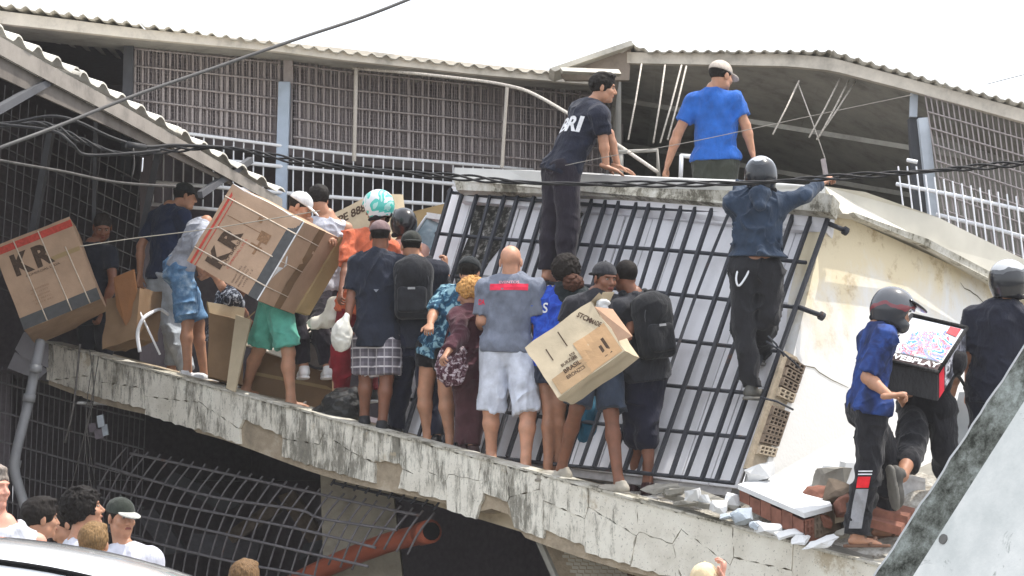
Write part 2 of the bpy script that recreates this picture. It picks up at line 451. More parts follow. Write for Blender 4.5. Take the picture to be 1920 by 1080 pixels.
def helmet_parts(c, A, mats, root, k=1.0, full=True, visor='down'):
    T = head_local(c, A * k); S = SD(.0085)
    S.ell(T(0, -.012, .026), A, np.array((.122, .148, .128)) * k)
    S.seg(T(0, -.02, -.03), T(0, -.01, -.10), .115 * k, .100 * k, u=A[0], sv=1.15, fb=True, k=.04)
    if full: S.seg(T(-.05, .075, -.085), T(.05, .075, -.085), .052 * k, .052 * k, k=.04)
    S.ell(T(0, -.01, -.03), A, np.array((.094, .112, .15)) * k, k=.01, sub=True)
    S.rbox(T(0, .14, -.005 if full else -.07), A, np.array((.094, .09, .042 if full else .10)) * k, .02, k=.012, sub=True)
    mk('helmet_shell', S.mesh(), mats[0], root, True)
    if visor == 'down':
        S = SD(.0075); S.ell(T(0, -.012, .018), A, np.array((.119, .146, .12)) * k); S.ell(T(0, -.012, .018), A, np.array((.114, .141, .12)) * k, k=.002, sub=True)
        S.cut(T(0, .03, 0), -A[1]); S.cut(T(0, 0, .05), A[2]); S.cut(T(0, 0, -.06), -A[2]); mk('helmet_visor', S.mesh(), mats[1], root, True)
    elif visor == 'up' or visor == 'peak':
        S = SD(.0075); S.ell(T(0, .09, .085), frame_pitch(A, -8 if visor == 'peak' else 38), np.array((.105, .125, .018)) * k); S.cut(T(0, .05, 0), -A[1]); mk('helmet_visor', S.mesh(), mats[1], root, True)
    S = SD(.0075); S.seg(T(-.10, -.02, -.112), T(.10, -.02, -.112), .016 * k, .016 * k); S.seg(T(-.10, -.02, -.112), T(-.085, .05, -.11), .015 * k, .015 * k); S.seg(T(.10, -.02, -.112), T(.085, .05, -.11), .015 * k, .015 * k)
    S.seg(T(-.10, -.02, -.112), T(-.0, -.12, -.10), .015 * k, .015 * k); S.seg(T(.10, -.02, -.112), T(0, -.12, -.10), .015 * k, .015 * k)
    mk('helmet_lining', S.mesh(), plain('15151a', .9, name='helmet_lining'), root, True)
def foot_frame(yaw, pitch=0): return frame(yaw, pitch)
def shoe(an, A, root, kind, mats, k=1.0):
    T = head_local(an, A * k)
    if kind in ('shoe', 'boot'):
        S = SD(.0075); S.seg(T(0, -.05, -.045), T(0, .13, -.055), .040, .043, u=A[0], sv=1.0, k=.03); S.seg(T(0, .10, -.058), T(0, .165, -.062), .042, .032, k=.03)
        S.seg(T(0, -.02, -.03), T(0, -.015, .012 if kind == 'shoe' else .07), .046, .045, fb=True, k=.03); S.cut(T(0, 0, -.080), -A[2]); S.disp = curls(.0012, 3, .05)
        mk('shoe', S.mesh(), mats[0], root, True)
        S = SD(.0075); S.seg(T(0, -.055, -.082), T(0, .165, -.082), .044, .042, k=.02); S.seg(T(0, .05, -.082), T(0, .12, -.082), .047, .049, k=.02); S.cut(T(0, 0, -.070), A[2]); S.cut(T(0, 0, -.094), -A[2])
        mk('shoe_sole', S.mesh(), mats[1], root, True)
    else:
        S = SD(.0065); S.seg(T(0, -.055, -.080), T(0, .175, -.080), .044, .048, k=.02); S.cut(T(0, 0, -.070), A[2]); S.cut(T(0, 0, -.090), -A[2])
        mk('sandal_sole', S.mesh(), mats[1], root, True)
        S = SD(.006); S.seg(T(-.042, .065, -.070), T(0, .12, -.030), .011, .010, k=.01); S.seg(T(.042, .065, -.070), T(0, .12, -.030), .011, .010, k=.01); S.seg(T(0, .12, -.03), T(0, .135, -.065), .009, .007, k=.01)
        mk('sandal_strap', S.mesh(), mats[0], root, True)
def add_foot(S, an, A, k=1.0):
    T = head_local(an, A * k)
    S.seg(T(0, -.035, -.050), T(0, .09, -.058), .032 * k, .030 * k, u=A[0], sv=.85, k=.03)
    S.seg(T(0, .08, -.058), T(0, .125, -.064), .040 * k, .036 * k, u=A[0], sv=.45, k=.02)
    S.seg(T(0, -.01, .02), T(0, .0, -.045), .034 * k, .034 * k, k=.03)
def toes(an, A, k=1.0):
    T = head_local(an, A * k); S = SD(.0055)
    for i, (x, y, r) in enumerate(((-.026, .158, .013), (-.008, .160, .009), (.007, .154, .0085), (.020, .147, .008), (.032, .138, .008))):
        S.seg(T(x * .9, .11, -.066), T(x, y, -.070), r * k, r * .9 * k, k=.004)
    return S.mesh()
def solve(par, px, L, sgn):
    """point on the sight line of px at bone length L from par (nearer to the camera for sgn < 0)"""
    par = Vector(par); q = P(px[0], px[1], par.y); d = (q - par).length
    if d >= L * .98 or sgn == 0:
        if d > L * 1.12: q = par + (q - par) * (L * 1.12 / d)
        return np.array(q)
    return np.array(P(px[0], px[1], par.y + sgn * math.sqrt(L * L - d * d)))
def proj(p):
    v = Vector(p) - Vector((0, 0, CAMZ)); f = v.y * _cp + v.z * _sp; u = -v.y * _sp + v.z * _cp
    return 960 + FPX * v.x / f, 540 - FPX * u / f
def dk(x, s):
    lo, hi = -2.0, LEN + 3
    for _ in range(30):
        t = (lo + hi) / 2
        if proj(deck(t, s))[0] < x: lo = t
        else: hi = t
    return deck(t, s)
def person(label, Y, C, Pv, yaw=0, head=None, hyaw=None, hpitch=0, hroll=0, sk='mid', hair=('short', '17110d'), cap=None, helmet=None,
           ea=None, wa=None, eb=None, wb=None, ka=None, aa=None, kb=None, ab=None, top='333333', sleeve=.55, hem=.10, bottom='222222', blen=1.0, loose=1.0,
           shoes=('shoe', '222222', 'cccccc'), bw=1.0, k=1.0, tank=False, fold=.006, fya=None, fyb=None, fpa=0, fpb=0, ca=45, cb=45, eyes=False, da=None, db=None,
           na=None, nb=None, body_only=False, dC=0, skirt=False, seed=1, tuck=False, shade_hair=None, handa=True, handb=True, cuff=None, beard=False, kleg=1.0, gs=None, lifta=False, liftb=False):
    """build one person from photo-pixel joints: C base of neck, Pv pelvis, e/w elbows and wrists, k/a knees and ankles (a = photo-left side)"""
    if Y is None: Y = dk(Pv[0], gs).y
    fr = frame(yaw); lat = fr[0].copy()
    if lat[0] < -.03: lat = -lat
    pel = np.array(P(Pv[0], Pv[1], Y)); neck = np.array(P(C[0], C[1], Y + dC))
    spine = nrm(neck - pel); lat_s = nrm(lat - spine * np.dot(lat, spine)); dep = np.cross(lat_s, spine)
    k0 = k; sw = .175 * k * bw; hw = .088 * k
    sha = neck - lat_s * sw - spine * .078 * k; shb = neck + lat_s * sw - spine * .078 * k
    hia = pel - lat_s * hw; hib = pel + lat_s * hw
    def arm(sh, e, wv, s):
        if e is None: e_ = sh + np.array([.05 * s * lat[0], .0, -.27 * k]) + fr[1] * .02
        else: e_ = solve(sh, e, .285 * k, e[2] if len(e) > 2 else 0)
        if wv is None: w_ = e_ + np.array([0, 0, -.20 * k]) + fr[1] * .13 * k
        else: w_ = solve(e_, wv, .255 * k, wv[2] if len(wv) > 2 else 0)
        return e_, w_
    ela, wra = arm(sha, ea, wa, -1); elb, wrb = arm(shb, eb, wb, 1)
    def leg(hp, kn, an, s):
        if kn is None: k_ = hp + np.array([.02 * s, 0, -.42 * k])
        else: k_ = solve(hp, kn, .43 * k, kn[2] if len(kn) > 2 else 0)
        if an is None: a_ = k_ + np.array([.0, 0, -.41 * k])
        else: a_ = solve(k_, an, .41 * k, an[2] if len(an) > 2 else 0)
        return k_, a_
    kna, ana = leg(hia, ka, aa, -1); knb, anb = leg(hib, kb, ab, 1)
    if gs is not None:
        def ground(hp, kn, an, kn0, an0, lift):
            if an is None: return kn0, an0
            an_ = np.array(dk(an[0], gs + (an[3] if len(an) > 3 else 0))) + np.array([0, 0, .088 * k])
            if lift: an_ = np.array(P(an[0], an[1], an_[1]))
            kn_ = np.array(P(kn[0], kn[1], (hp[1] + an_[1]) / 2 + (kn[2] if len(kn) > 2 else 0) * .15)); return kn_, an_
        kna, ana = ground(hia, ka, aa, kna, ana, lifta); knb, anb = ground(hib, kb, ab, knb, anb, liftb)
    fa_ = foot_frame(yaw if fya is None else fya, fpa); fb_ = foot_frame(yaw if fyb is None else fyb, fpb)
    base = (pel[0], pel[1], min(ana[2], anb[2]) - .085)
    root = thing('person', label, 'person', base)
    SKM = SK[sk]
    # head
    hy = yaw if hyaw is None else hyaw; A = frame(hy, hpitch, hroll)
    if head is None: hc = neck + spine * .05 + np.array([0, 0, .12 * k]) + A[1] * .03
    else:
        hz = np.array(P(head[0], head[1], neck[1] + (head[2] if len(head) > 2 else 0))); hc = hz
        g = hc - neck; L = np.linalg.norm(g)
        if L > .24 * k: hc = neck + g * .24 * k / L
    # body: one continuous surface
    B = SD(.013)
    tq = dict(u=lat_s)
    B.seg(hia, hib, .088 * k, .088 * k, k=.05); B.seg(pel, pel + spine * .22 * k, .140 * k * bw, .125 * k * bw, sv=.68, k=.04, **tq)
    B.seg(pel + spine * .22 * k, neck - spine * .14 * k, .128 * k * bw, .155 * k * bw, sv=.66, k=.05, **tq); B.seg(sha, neck - spine * .05, .054 * k, .058 * k, k=.05); B.seg(shb, neck - spine * .05, .054 * k, .058 * k, k=.05)
    B.seg(neck - spine * .05, neck + spine * .03, .075 * k, .058 * k, k=.04)
    for sh, el, wr in ((sha, ela, wra), (shb, elb, wrb)):
        B.seg(sh, el, .053 * k, .040 * k, k=.03); m = el + (wr - el) * .3; B.seg(el, m, .040 * k, .042 * k, k=.02); B.seg(m, wr, .041 * k, .026 * k, k=.02)
    for hp, kn, an in ((hia, kna, ana), (hib, knb, anb)):
        B.seg(hp, kn, .086 * k * kleg, .056 * k * kleg, k=.04); m = kn + (an - kn) * .32 - fr[1] * .012; B.seg(kn, m, .054 * k * kleg, .056 * k * kleg, k=.03); B.seg(m, an, .055 * k * kleg, .036 * k, k=.03)
    add_foot(B, ana, fa_, k); add_foot(B, anb, fb_, k)
    parts = [B.mesh(), head_mesh(hc, A, neck - spine * .02, k)]
    if shoes[0] != 'shoe' and shoes[0] != 'boot': parts += [toes(ana, fa_, k), toes(anb, fb_, k)]
    for on, el, wr, d0, n0, cu, s in ((handa, ela, wra, da, na, ca, -1), (handb, elb, wrb, db, nb, cb, 1)):
        if not on: continue
        d = nrm(wr - el) if d0 is None else nrm(d0); n_ = n0 if n0 is not None else (lat_s * -s if abs(d[2]) > .5 else np.array([0, 0, -1.]))
        parts.append(hand(wr, d, n_, s, k, cu))
    mk('body', joined(parts), SKM, root, True)
    if cuff: pass
    if eyes:
        T = head_local(hc, A * k)
        for s in (-1, 1):
            S = SD(.004); S.ell(T(.031 * s, .081, .003), A, (.013, .009, .0065)); e = mk('eye', S.mesh(), M_eye, root, True)
            S = SD(.003); S.ell(T(.031 * s, .088, .003), A, (.0055, .004, .0055)); mk('iris', S.mesh(), M_iris, e, True)
            S = SD(.004); S.seg(T(.018 * s, .094, .021), T(.048 * s, .080, .020), .0045, .003); mk('eyebrow', S.mesh(), hairm('120c09'), root, True)
        S = SD(.004); S.seg(T(-.018, .094, -.066), T(.018, .094, -.066), .0055, .0055); S.seg(T(-.013, .095, -.059), T(.013, .095, -.059), .0035, .0035, k=.004); mk('lips', S.mesh(), M_lip, root, True)
    if beard:
        T = head_local(hc, A * k); S = SD(.006); S.seg(T(-.045, .03, -.08), T(0, .078, -.105), .026, .022); S.seg(T(.045, .03, -.08), T(0, .078, -.105), .026, .022); S.disp = curls(.002, 5, .02)
        mk('beard', S.mesh(), hairm('15100d'), root, True)
    if hair and not helmet: mk('hair', hair_mesh(hc, A, 'buzz' if cap and hair[0] in ('short', 'curly') else hair[0], k, seed), hairm(hair[1]), root, True)
    if cap: cap_parts(hc, A, cap[:2], root, k, back=len(cap) > 2)
    if helmet: helmet_parts(hc, A, helmet[0], root, k * .98, helmet[1], helmet[2])
    # clothes
    res = {'root': root, 'neck': neck, 'pel': pel, 'lat': lat_s, 'spine': spine, 'fr': fr, 'hc': hc, 'A': A, 'knees': (kna, knb), 'ankles': (ana, anb), 'wr': (wra, wrb), 'sh': (sha, shb)}
    tm = top if not isinstance(top, str) else cloth(top)
    bm_ = bottom if not isinstance(bottom, str) else cloth(bottom)
    if top is not None:
        S = SD(.0105); hemp = pel - spine * hem * k; e = .014
        S.seg(hemp, pel + spine * .22 * k, (.158 * bw + e) * k, (.138 * bw + e) * k, sv=.72, fa=True, k=.02, **tq)
        S.seg(hia + spine * .02, hib + spine * .02, (.088 if tuck else .108) * k + e, (.088 if tuck else .108) * k + e, k=.04)
        S.seg(pel + spine * .22 * k, neck - spine * .14 * k, (.138 * bw + e) * k, (.160 * bw + e) * k, sv=.70, k=.04, **tq)
        if not tank:
            S.seg(sha, neck - spine * .05, .055 * k + e, .060 * k + e, k=.05); S.seg(shb, neck - spine * .05, .055 * k + e, .060 * k + e, k=.05); S.seg(neck - spine * .06, neck + spine * .012, .075 * k + e, .060 * k + e * .6, fb=True, k=.03)
            for sh, el, wr in ((sha, ela, wra), (shb, elb, wrb)):
                if sleeve <= 1: S.seg(sh, sh + (el - sh) * sleeve * 1.02, .064 * k + e, (.060 if sleeve < .9 else .052) * k + e * .55, fb=True, k=.03)
                else:
                    f = sleeve - 1; S.seg(sh, el, .060 * k + e, .046 * k + e, k=.03); S.seg(el, el + (wr - el) * f, .046 * k + e, .036 * k + e * .7, fb=True, k=.02)
        else:
            S.seg(sha * .72 + neck * .28, shb * .72 + neck * .28, .040 * k, .040 * k, k=.05)
            S.seg(neck + spine * .03 - dep * 0, neck + spine * .10, .085, .085, sub=True, k=.02)
        S.cut(hemp, -spine); S.disp = folds(fold * 1.5, seed, .10, axis=tuple(.6 * lat_s + .3 * spine)); res['topo'] = mk('tank_top' if tank else 'shirt' if sleeve <= 1.3 else 'jacket', S.mesh(), tm, root, True)
        o = res['topo']; off = np.array(org(root))
        res['bvh'] = BVHTree.FromPolygons([Vector(v.co) + Vector(off) for v in o.data.vertices], [tuple(p.vertices) for p in o.data.polygons])
    if bottom is not None:
        S = SD(.0115); e = .012 * loose
        S.seg(hia, hib, .092 * k + min(e, .014) * .5, .092 * k + min(e, .014) * .5, k=.04); S.seg(pel, pel + spine * (.16 if tuck else .06) * k, (.142 * bw) * k + .009, (.134 * bw) * k + .006, sv=.72, fb=True, k=.03, **tq)
        for hp, kn, an in ((hia, kna, ana), (hib, knb, anb)):
            if blen <= 1: q = hp + (kn - hp) * blen; S.seg(hp, q, .092 * k * kleg + e, (.070 + .010 * loose) * k * kleg + e * .8, fb=True, k=.010)
            else:
                f = blen - 1; S.seg(hp, kn, .090 * k * kleg + e, .060 * k * kleg + e, k=.03); q = kn + (an - kn) * f; mq = kn + (an - kn) * .32 - fr[1] * .010; S.seg(kn, mq, .060 * k * kleg + e, .060 * k * kleg + e, k=.03); S.seg(mq, q, .059 * k * kleg + e, .045 * k * kleg + e * 1.1, fb=True, k=.03)
        if skirt: S.seg(pel, (kna + knb) / 2 * .75 + pel * .25, .13 * k, .17 * k, sv=.8, fb=True, k=.03, **tq)
        S.disp = folds(fold * 1.7, seed + 9, .12, axis=(0, 0, .8))
        res['boto'] = mk('shorts' if blen <= 1.35 else 'trousers', S.mesh(), bm_, root, True)
    if shoes[0] != 'bare':
        mm = [plain(shoes[1], .6), plain(shoes[2], .7)]
        for an, A_ in ((ana, fa_), (anb, fb_)): shoe(an, A_, root, shoes[0], mm, k)
    return res
def backpack(r, label, hexc, side=1.0, size=(.16, .09, .24), drop=.24, yawoff=0, lab='backpack', logo=True):
    """a backpack resting on the back of a built person: a thing of its own with body, pocket, straps"""
    sp = r['spine']; lat = r['lat']; bk = -r['fr'][1]; bk = nrm(bk - sp * np.dot(bk, sp))
    if yawoff: a = math.radians(yawoff); lat, bk = lat * math.cos(a) + bk * math.sin(a), bk * math.cos(a) - lat * math.sin(a)
    c = r['neck'] - sp * drop + bk * (.115 + size[1]); ax = np.array([lat, bk, sp]); m = cloth(hexc, .3)
    root = thing('backpack', label, 'backpack', Vector(c - sp * size[2]))
    S = SD(.011); S.rbox(c, ax, size, .06); S.seg(c + sp * (size[2] - .09), c + sp * (size[2] - .09), size[0] * .95, size[0] * .95, k=.05); S.disp = folds(.005, 4, .13)
    mk('bag_body', S.mesh(), m, root, True)
    S = SD(.010); S.rbox(c - sp * size[2] * .35 + bk * size[1] * .95, ax, (size[0] * .78, .035, size[2] * .45), .03); S.disp = folds(.004, 5, .1); mk('bag_pocket', S.mesh(), m, root, True)
    S = SD(.008); q = c + sp * size[2] * 1.0
    for s in (-1, 1): S.seg(q + lat * .025 * s, q + lat * .03 * s + sp * .05, .009, .009)
    S.seg(q + lat * -.03 + sp * .05, q + lat * .03 + sp * .05, .011, .011); mk('carry_handle', S.mesh(), m, root, True)
    for s in (-1, 1):
        S = SD(.009); a = c + sp * size[2] * .8 + lat * .09 * s - bk * size[1]; b = r['neck'] + lat * .10 * s + sp * .03; d = r['neck'] + lat * .15 * s - sp * .12 - bk * .135
        S.seg(a, b, .026, .026, sv=.5, u=lat, k=.02); S.seg(b, d, .026, .022, k=.02); S.seg(d, c - sp * size[2] * .8 + lat * .14 * s - bk * size[1], .016, .014, k=.02); mk('shoulder_strap', S.mesh(), m, root, True)
    z = []
    m2 = plain('4a4a4e', .5, name='zip_grey'); mb = MB()
    pts = [c + bk * (size[1] + .006) + lat * size[0] * .9 * math.cos(t) + sp * (size[2] * .25 + size[2] * .62 * math.sin(t)) for t in np.linspace(-.1, math.pi + .1, 14)]
    mb.tube(pts, .004, 5); mb.build('zip', m2, root, True)
    if logo: boxo('logo_patch', c + bk * (size[1] + .037) - lat * .03 + sp * .01 - sp * size[2] * .05, lat * .06, bk * .004, sp * .018, plain('9a9a9c', .5), root)
    return root
# ---------------------------------------------------------------- surface materials
def m_stained():
    """old white lime paint on concrete: run-down mould streaks, bare grey patches"""
    n = N('stained_white_paint'); st = n.mapping((1.5, 1.5, .35)); f1 = n.noise(6.5, 10, .8, st, 0); f2 = n.noise(1.1, 4); f3 = n.noise(26, 5); f4 = n.noise(2.6, 7, .7)
    base = n.ramp(f4, [(.25, rgb('c6c1b3')), (.5, rgb('e2ded2')), (.7, rgb('eceade'))])
    sx = n.add('ShaderNodeSeparateXYZ'); n.ln(n.c.outputs['Object'], sx.inputs[0])
    edge = n.ramp(n.math('MULTIPLY', sx.outputs[0], .14), [(.0, .01), (.25, .03), (.62, .0), (.78, (-.0, 0, 0, 1))]); clean = n.ramp(n.math('MULTIPLY', sx.outputs[0], .14), [(.60, 0.0), (.78, .10)])
    mask = n.ramp(n.math('SUBTRACT', n.math('ADD', n.math('ADD', n.math('MULTIPLY', f1, .8), n.math('MULTIPLY', f2, .42)), edge), clean), [(.615, 0.0), (.71, 1.0)])
    dark = n.mix(f3, rgb('34342f'), rgb('8a8578')); c = n.mix(n.math('MULTIPLY', mask, .85), base, dark)
    tan = n.ramp(n.noise(1.9, 6, .7), [(.60, 0.0), (.66, .8)]); c = n.mix(tan, c, rgb('b3a58c'))
    spk = n.ramp(n.noise(60, 3), [(.62, 0.0), (.68, .5)]); c = n.mix(spk, c, rgb('5a574e'))
    n.col(c).set(.92, spec=.15); n.bump(n.math('ADD', f1, n.math('MULTIPLY', f3, .5)), .5, .012); return n.m
def m_mortar():
    n = N('bare_mortar'); f = n.noise(6, 8, .7); g = n.noise(60, 4)
    n.col(n.ramp(f, [(.3, rgb('8a8070')), (.55, rgb('aa9c88')), (.75, rgb('bdb3a2'))])).set(.95, spec=.1); n.bump(n.math('ADD', f, n.math('MULTIPLY', g, .4)), .7, .02); return n.m
def m_whitewall():
    n = N('white_wall_paint'); v = n.mapping((1, 1, .35)); f = n.noise(2.0, 7, .7, v); g = n.noise(40, 4)
    n.col(n.ramp(f, [(.3, rgb('d2d1d3')), (.5, rgb('e4e3e6')), (.75, rgb('ecebee'))])).set(.85, spec=.2); n.bump(g, .25, .004); return n.m
def m_cream():
    """cream wall: clean white low down, yellow damp stains under the coping"""
    n = N('cream_wall_paint'); f = n.noise(1.6, 9, .7, n.mapping((1, 1, .55)), dist=.3); g = n.noise(40, 4); sx = n.add('ShaderNodeSeparateXYZ'); n.ln(n.c.outputs['Object'], sx.inputs[0])
    h = n.math('ADD', n.math('MULTIPLY', n.math('SUBTRACT', sx.outputs[2], 2.60), 1.1), n.math('MULTIPLY', n.math('SUBTRACT', f, .5), 3.0))
    st = n.ramp(h, [(.30, 0.0), (1.0, 1.0)]); c = n.mix(st, rgb('dad9d6'), rgb('d8cbae'))
    d = n.ramp(n.noise(3.6, 9, .75), [(.54, 0.0), (.66, .65)]); c = n.mix(n.math('MULTIPLY', d, st), c, rgb('93764c'))
    n.col(c).set(.9, spec=.15); n.bump(n.math('ADD', g, n.math('MULTIPLY', n.noise(5, 3), 1.5)), .25, .006); return n.m
def m_cap():
    n = N('mouldy_coping'); st = n.mapping((1, 1, .6)); f1 = n.noise(3.2, 10, .8, st, 0); f3 = n.noise(24, 5)
    c = n.ramp(f1, [(.40, rgb('d6d4cc')), (.52, rgb('b9b5a8')), (.58, rgb('706c60')), (.70, rgb('3a3a34'))])
    n.col(n.mix(n.math('MULTIPLY', f3, .25), c, rgb('8d897c'))).set(.92, spec=.1); n.bump(n.math('ADD', f1, f3), .5, .012); return n.m
def m_parapet_edge():
    n = N('blackened_parapet_edge'); v = n.mapping((1, 1, 1)); f = n.noise(5.0, 11, .8, v, 0); g = n.noise(30, 5)
    n.col(n.mix(n.math('MULTIPLY', g, .4), n.ramp(f, [(.38, rgb('a9b0aa')), (.50, rgb('73766f')), (.60, rgb('33352f'))]), rgb('2c2d28'))).set(.93, spec=.1); n.bump(n.math('ADD', f, g), .6, .01); return n.m
def m_parapet_face():
    n = N('pale_blue_green_plaster'); f = n.noise(2.2, 9, .7); g = n.noise(50, 3); s = n.ramp(n.noise(4.5, 8, .75, dist=.7), [(.60, 0.0), (.66, .7)])
    c = n.ramp(f, [(.3, rgb('c0c4c0')), (.7, rgb('e8e8e3'))]); n.col(n.mix(s, c, rgb('7d837c'))).set(.9, spec=.15); n.bump(g, .3, .004); return n.m
def m_metal(hexc, name, var=.3):
    n = N(name); f = n.noise(14, 5, .65); c = rgb(hexc); r = n.ramp(n.noise(5, 7, .75), [(.60, 0.0), (.70, .7)])
    n.col(n.mix(r, n.ramp(f, [(.3, mul(c, 1 - var)), (.7, mul(c, 1 + var))]), rgb('6a4630'))).set(.65, .1, .3); n.bump(f, .3, .003); return n.m
def m_roof(hexc='bdb8ac', name='weathered_roof_sheet'):
    n = N(name); f = n.noise(3, 7, .7); c = rgb(hexc)
    n.col(n.ramp(f, [(.3, mul(c, .62)), (.5, c), (.75, mul(c, 1.25))])).set(.85, .0, .2); n.bump(n.noise(30, 3), .3, .004); return n.m
def m_card(hexc='b0875f', name='cardboard'):
    n = N(name); f = n.noise(3.5, 5, .6); c = rgb(hexc); v = n.mapping((1, 1, 1)); g = n.noise(90, 3)
    n.col(n.ramp(f, [(.3, mul(c, .82)), (.7, mul(c, 1.12))])).set(.85, spec=.15); n.bump(n.math('ADD', n.math('MULTIPLY', f, 2.0), n.math('MULTIPLY', g, .15)), .35, .012); return n.m
M_st = m_stained(); M_mo = m_mortar(); M_ww = m_whitewall(); M_cream = m_cream(); M_cap = m_cap(); M_pe = m_parapet_edge(); M_pf = m_parapet_face()
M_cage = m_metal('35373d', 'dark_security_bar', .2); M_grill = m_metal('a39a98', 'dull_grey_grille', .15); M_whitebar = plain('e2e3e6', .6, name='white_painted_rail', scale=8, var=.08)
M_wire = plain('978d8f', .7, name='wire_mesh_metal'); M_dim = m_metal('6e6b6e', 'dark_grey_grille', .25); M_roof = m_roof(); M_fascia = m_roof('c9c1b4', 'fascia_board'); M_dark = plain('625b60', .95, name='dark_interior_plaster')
M_grey = m_roof('9f9c94', 'grey_interior_render'); M_col = plain('a9b6c6', .8, name='pale_blue_column', scale=4); M_colw = plain('b9c0c8', .8, name='white_column', scale=4); M_colg = plain('55565a', .9, name='grey_column', scale=4)
M_brick = plain('7f5648', .95, name='fired_clay', scale=9, var=.35, bump=.5); M_brickd = plain('6f6255', .95, name='mortar_smeared_clay', scale=12, var=.35, bump=.5); M_plaster = plain('d2d3d3', .9, name='broken_plaster', scale=3, var=.08)
M_pvc = plain('8e8f92', .45, name='grey_pvc', scale=3, var=.2); M_orange = plain('96503a', .5, name='orange_pipe', scale=3, var=.2); M_cable = plain('2c2b2c', .6, name='cable_rubber', scale=3); M_cable2 = plain('55524f', .7, name='dusty_cable', scale=30, var=.4)
M_black = plain('0c0c0f', .95, name='unlit_black', bump=0); M_conc = m_roof('8b8880', 'rough_concrete'); M_asph = N('asphalt'); M_asph.col(M_asph.ramp(M_asph.noise(60, 4), [(.3, .04), (.7, .075)])).set(.9); M_asph.bump(M_asph.noise(200, 3), .4, .01); M_asph = M_asph.m
M_rebar = plain('b5aea4', .7, name='dusty_rod', scale=60, var=.4); M_tile = plain('b9b4a6', .7, name='glazed_wall_tile', scale=5, var=.12)

# ---------------------------------------------------------------- ground
def D(x): return 1 / (1 / 23 + (1 / 17 - 1 / 23) * (x - 100) / 1550)
def EY(x): return 648 + (x - 100) * .2670                       # photo height of the slab's front top edge
gm = MB(); gm.quad((-300, -60, 0), (300, -60, 0), (300, 600, 0), (-300, 600, 0)); g = gm.build('ground', M_asph, kind='structure')
sw = MB(); sw.box((-30, 13.5, .004), (60, 0, 0), (0, 20, 0), (0, 0, .14)); sw.build('pavement', M_conc, kind='structure')

# ---------------------------------------------------------------- collapsed upper storey: slab, plaster fascia, barred wall, cream return wall
PA, PB = P(100, 648, 23), P(1650, 1062, 17)
E1 = (PB - PA).normalized(); IN = Vector((-E1.y, E1.x, 0)).normalized(); LEN = (PB - PA).length; DN = Vector((0, 0, -1))
def rise(t): return -.165 + .42 * max(0, min(1, (t / LEN - .66) / .24))
def deck(t, s):  # t metres along the edge from PA, s metres inward
    return PA + E1 * t + IN * s + Vector((0, 0, rise(t) * s))
cb = thing('collapsed_building', 'collapsed white concrete building with cracked tilted slab under the crowd', 'building', (PA.x, PA.y, 0))
# core slab
m = MB(); nT, nS = 40, 8; DEP = 4.2
for i in range(nT + 1):
    for j in range(nS + 1):
        t = -.12 + (LEN + 1.5) * i / nT; s = DEP * j / nS; m.v.append(deck(t, s) + Vector((0, 0, -.006 + .012 * math.sin(t * 3.1 + s * 5))))
for i in range(nT):
    for j in range(nS):
        a = i * (nS + 1) + j; m.f.append((a, a + nS + 1, a + nS + 2, a + 1))
m.build('deck_top', M_conc, cb, True)
def drop(t):   # fascia height along the slab
    px = 100 + 1550 * t / LEN
    return .36 + .03 * math.sin(t * 2.1) + (.07 if 2.0 < t < 5.4 else 0) + (.13 if t > 5.9 else 0)
m = MB(); n0 = 60
for i in range(n0 + 1):
    t = -.10 + (LEN + 1.4) * i / n0; q = deck(t, .03)
    for dz, ins in ((-.004, 0), (-drop(t) - .02, 0), (-drop(t) - .05, .5), (-.01, .5)): m.v.append(q + IN * ins + Vector((0, 0, dz)))
for i in range(n0):
    for k in range(4):
        a = i * 4 + k; b = i * 4 + (k + 1) % 4; m.f.append((a, b, b + 4, a + 4))
m.build('slab_edge_core', M_mo, cb)
# plaster plates: jagged pieces with open cracks, some fallen off
def clip(poly, p, n):
    out = []; L = len(poly)
    for i in range(L):
        a, b = poly[i], poly[(i + 1) % L]; da = (a[0] - p[0]) * n[0] + (a[1] - p[1]) * n[1]; db = (b[0] - p[0]) * n[0] + (b[1] - p[1]) * n[1]
        if da <= 0: out.append(a)
        if da * db < 0: t = da / (da - db); out.append((a[0] + (b[0] - a[0]) * t, a[1] + (b[1] - a[1]) * t))
    return out
def jag(poly, amp, step, rnd):
    out = []; L = len(poly)
    for i in range(L):
        a, b = poly[i], poly[(i + 1) % L]; d = math.hypot(b[0] - a[0], b[1] - a[1]); k = max(1, int(d / step)); nx, ny = -(b[1] - a[1]) / (d + 1e-9), (b[0] - a[0]) / (d + 1e-9)
        for j in range(k):
            t = j / k; o = 0 if j == 0 else amp * math.sin((a[0] + b[0]) * 37 + j * 2.3) * rnd.uniform(.2, 1); out.append((a[0] + (b[0] - a[0]) * t + nx * o, a[1] + (b[1] - a[1]) * t + ny * o))
    return out
rnd = random.Random(11); seeds = []
t = -.10
while t < LEN + 1.2:
    w_ = rnd.choice((.22, .35, .5, .7, .8)); mid = .20 + .06 * math.sin(t * 1.7)
    seeds.append((t + w_ / 2, rnd.uniform(.05, .12))); 
    seeds.append((t + w_ / 2 + rnd.uniform(-.1, .1), rnd.uniform(.28, .42)))
    t += w_
fallen = rnd.sample(range(4, len(seeds) - 4), 9)
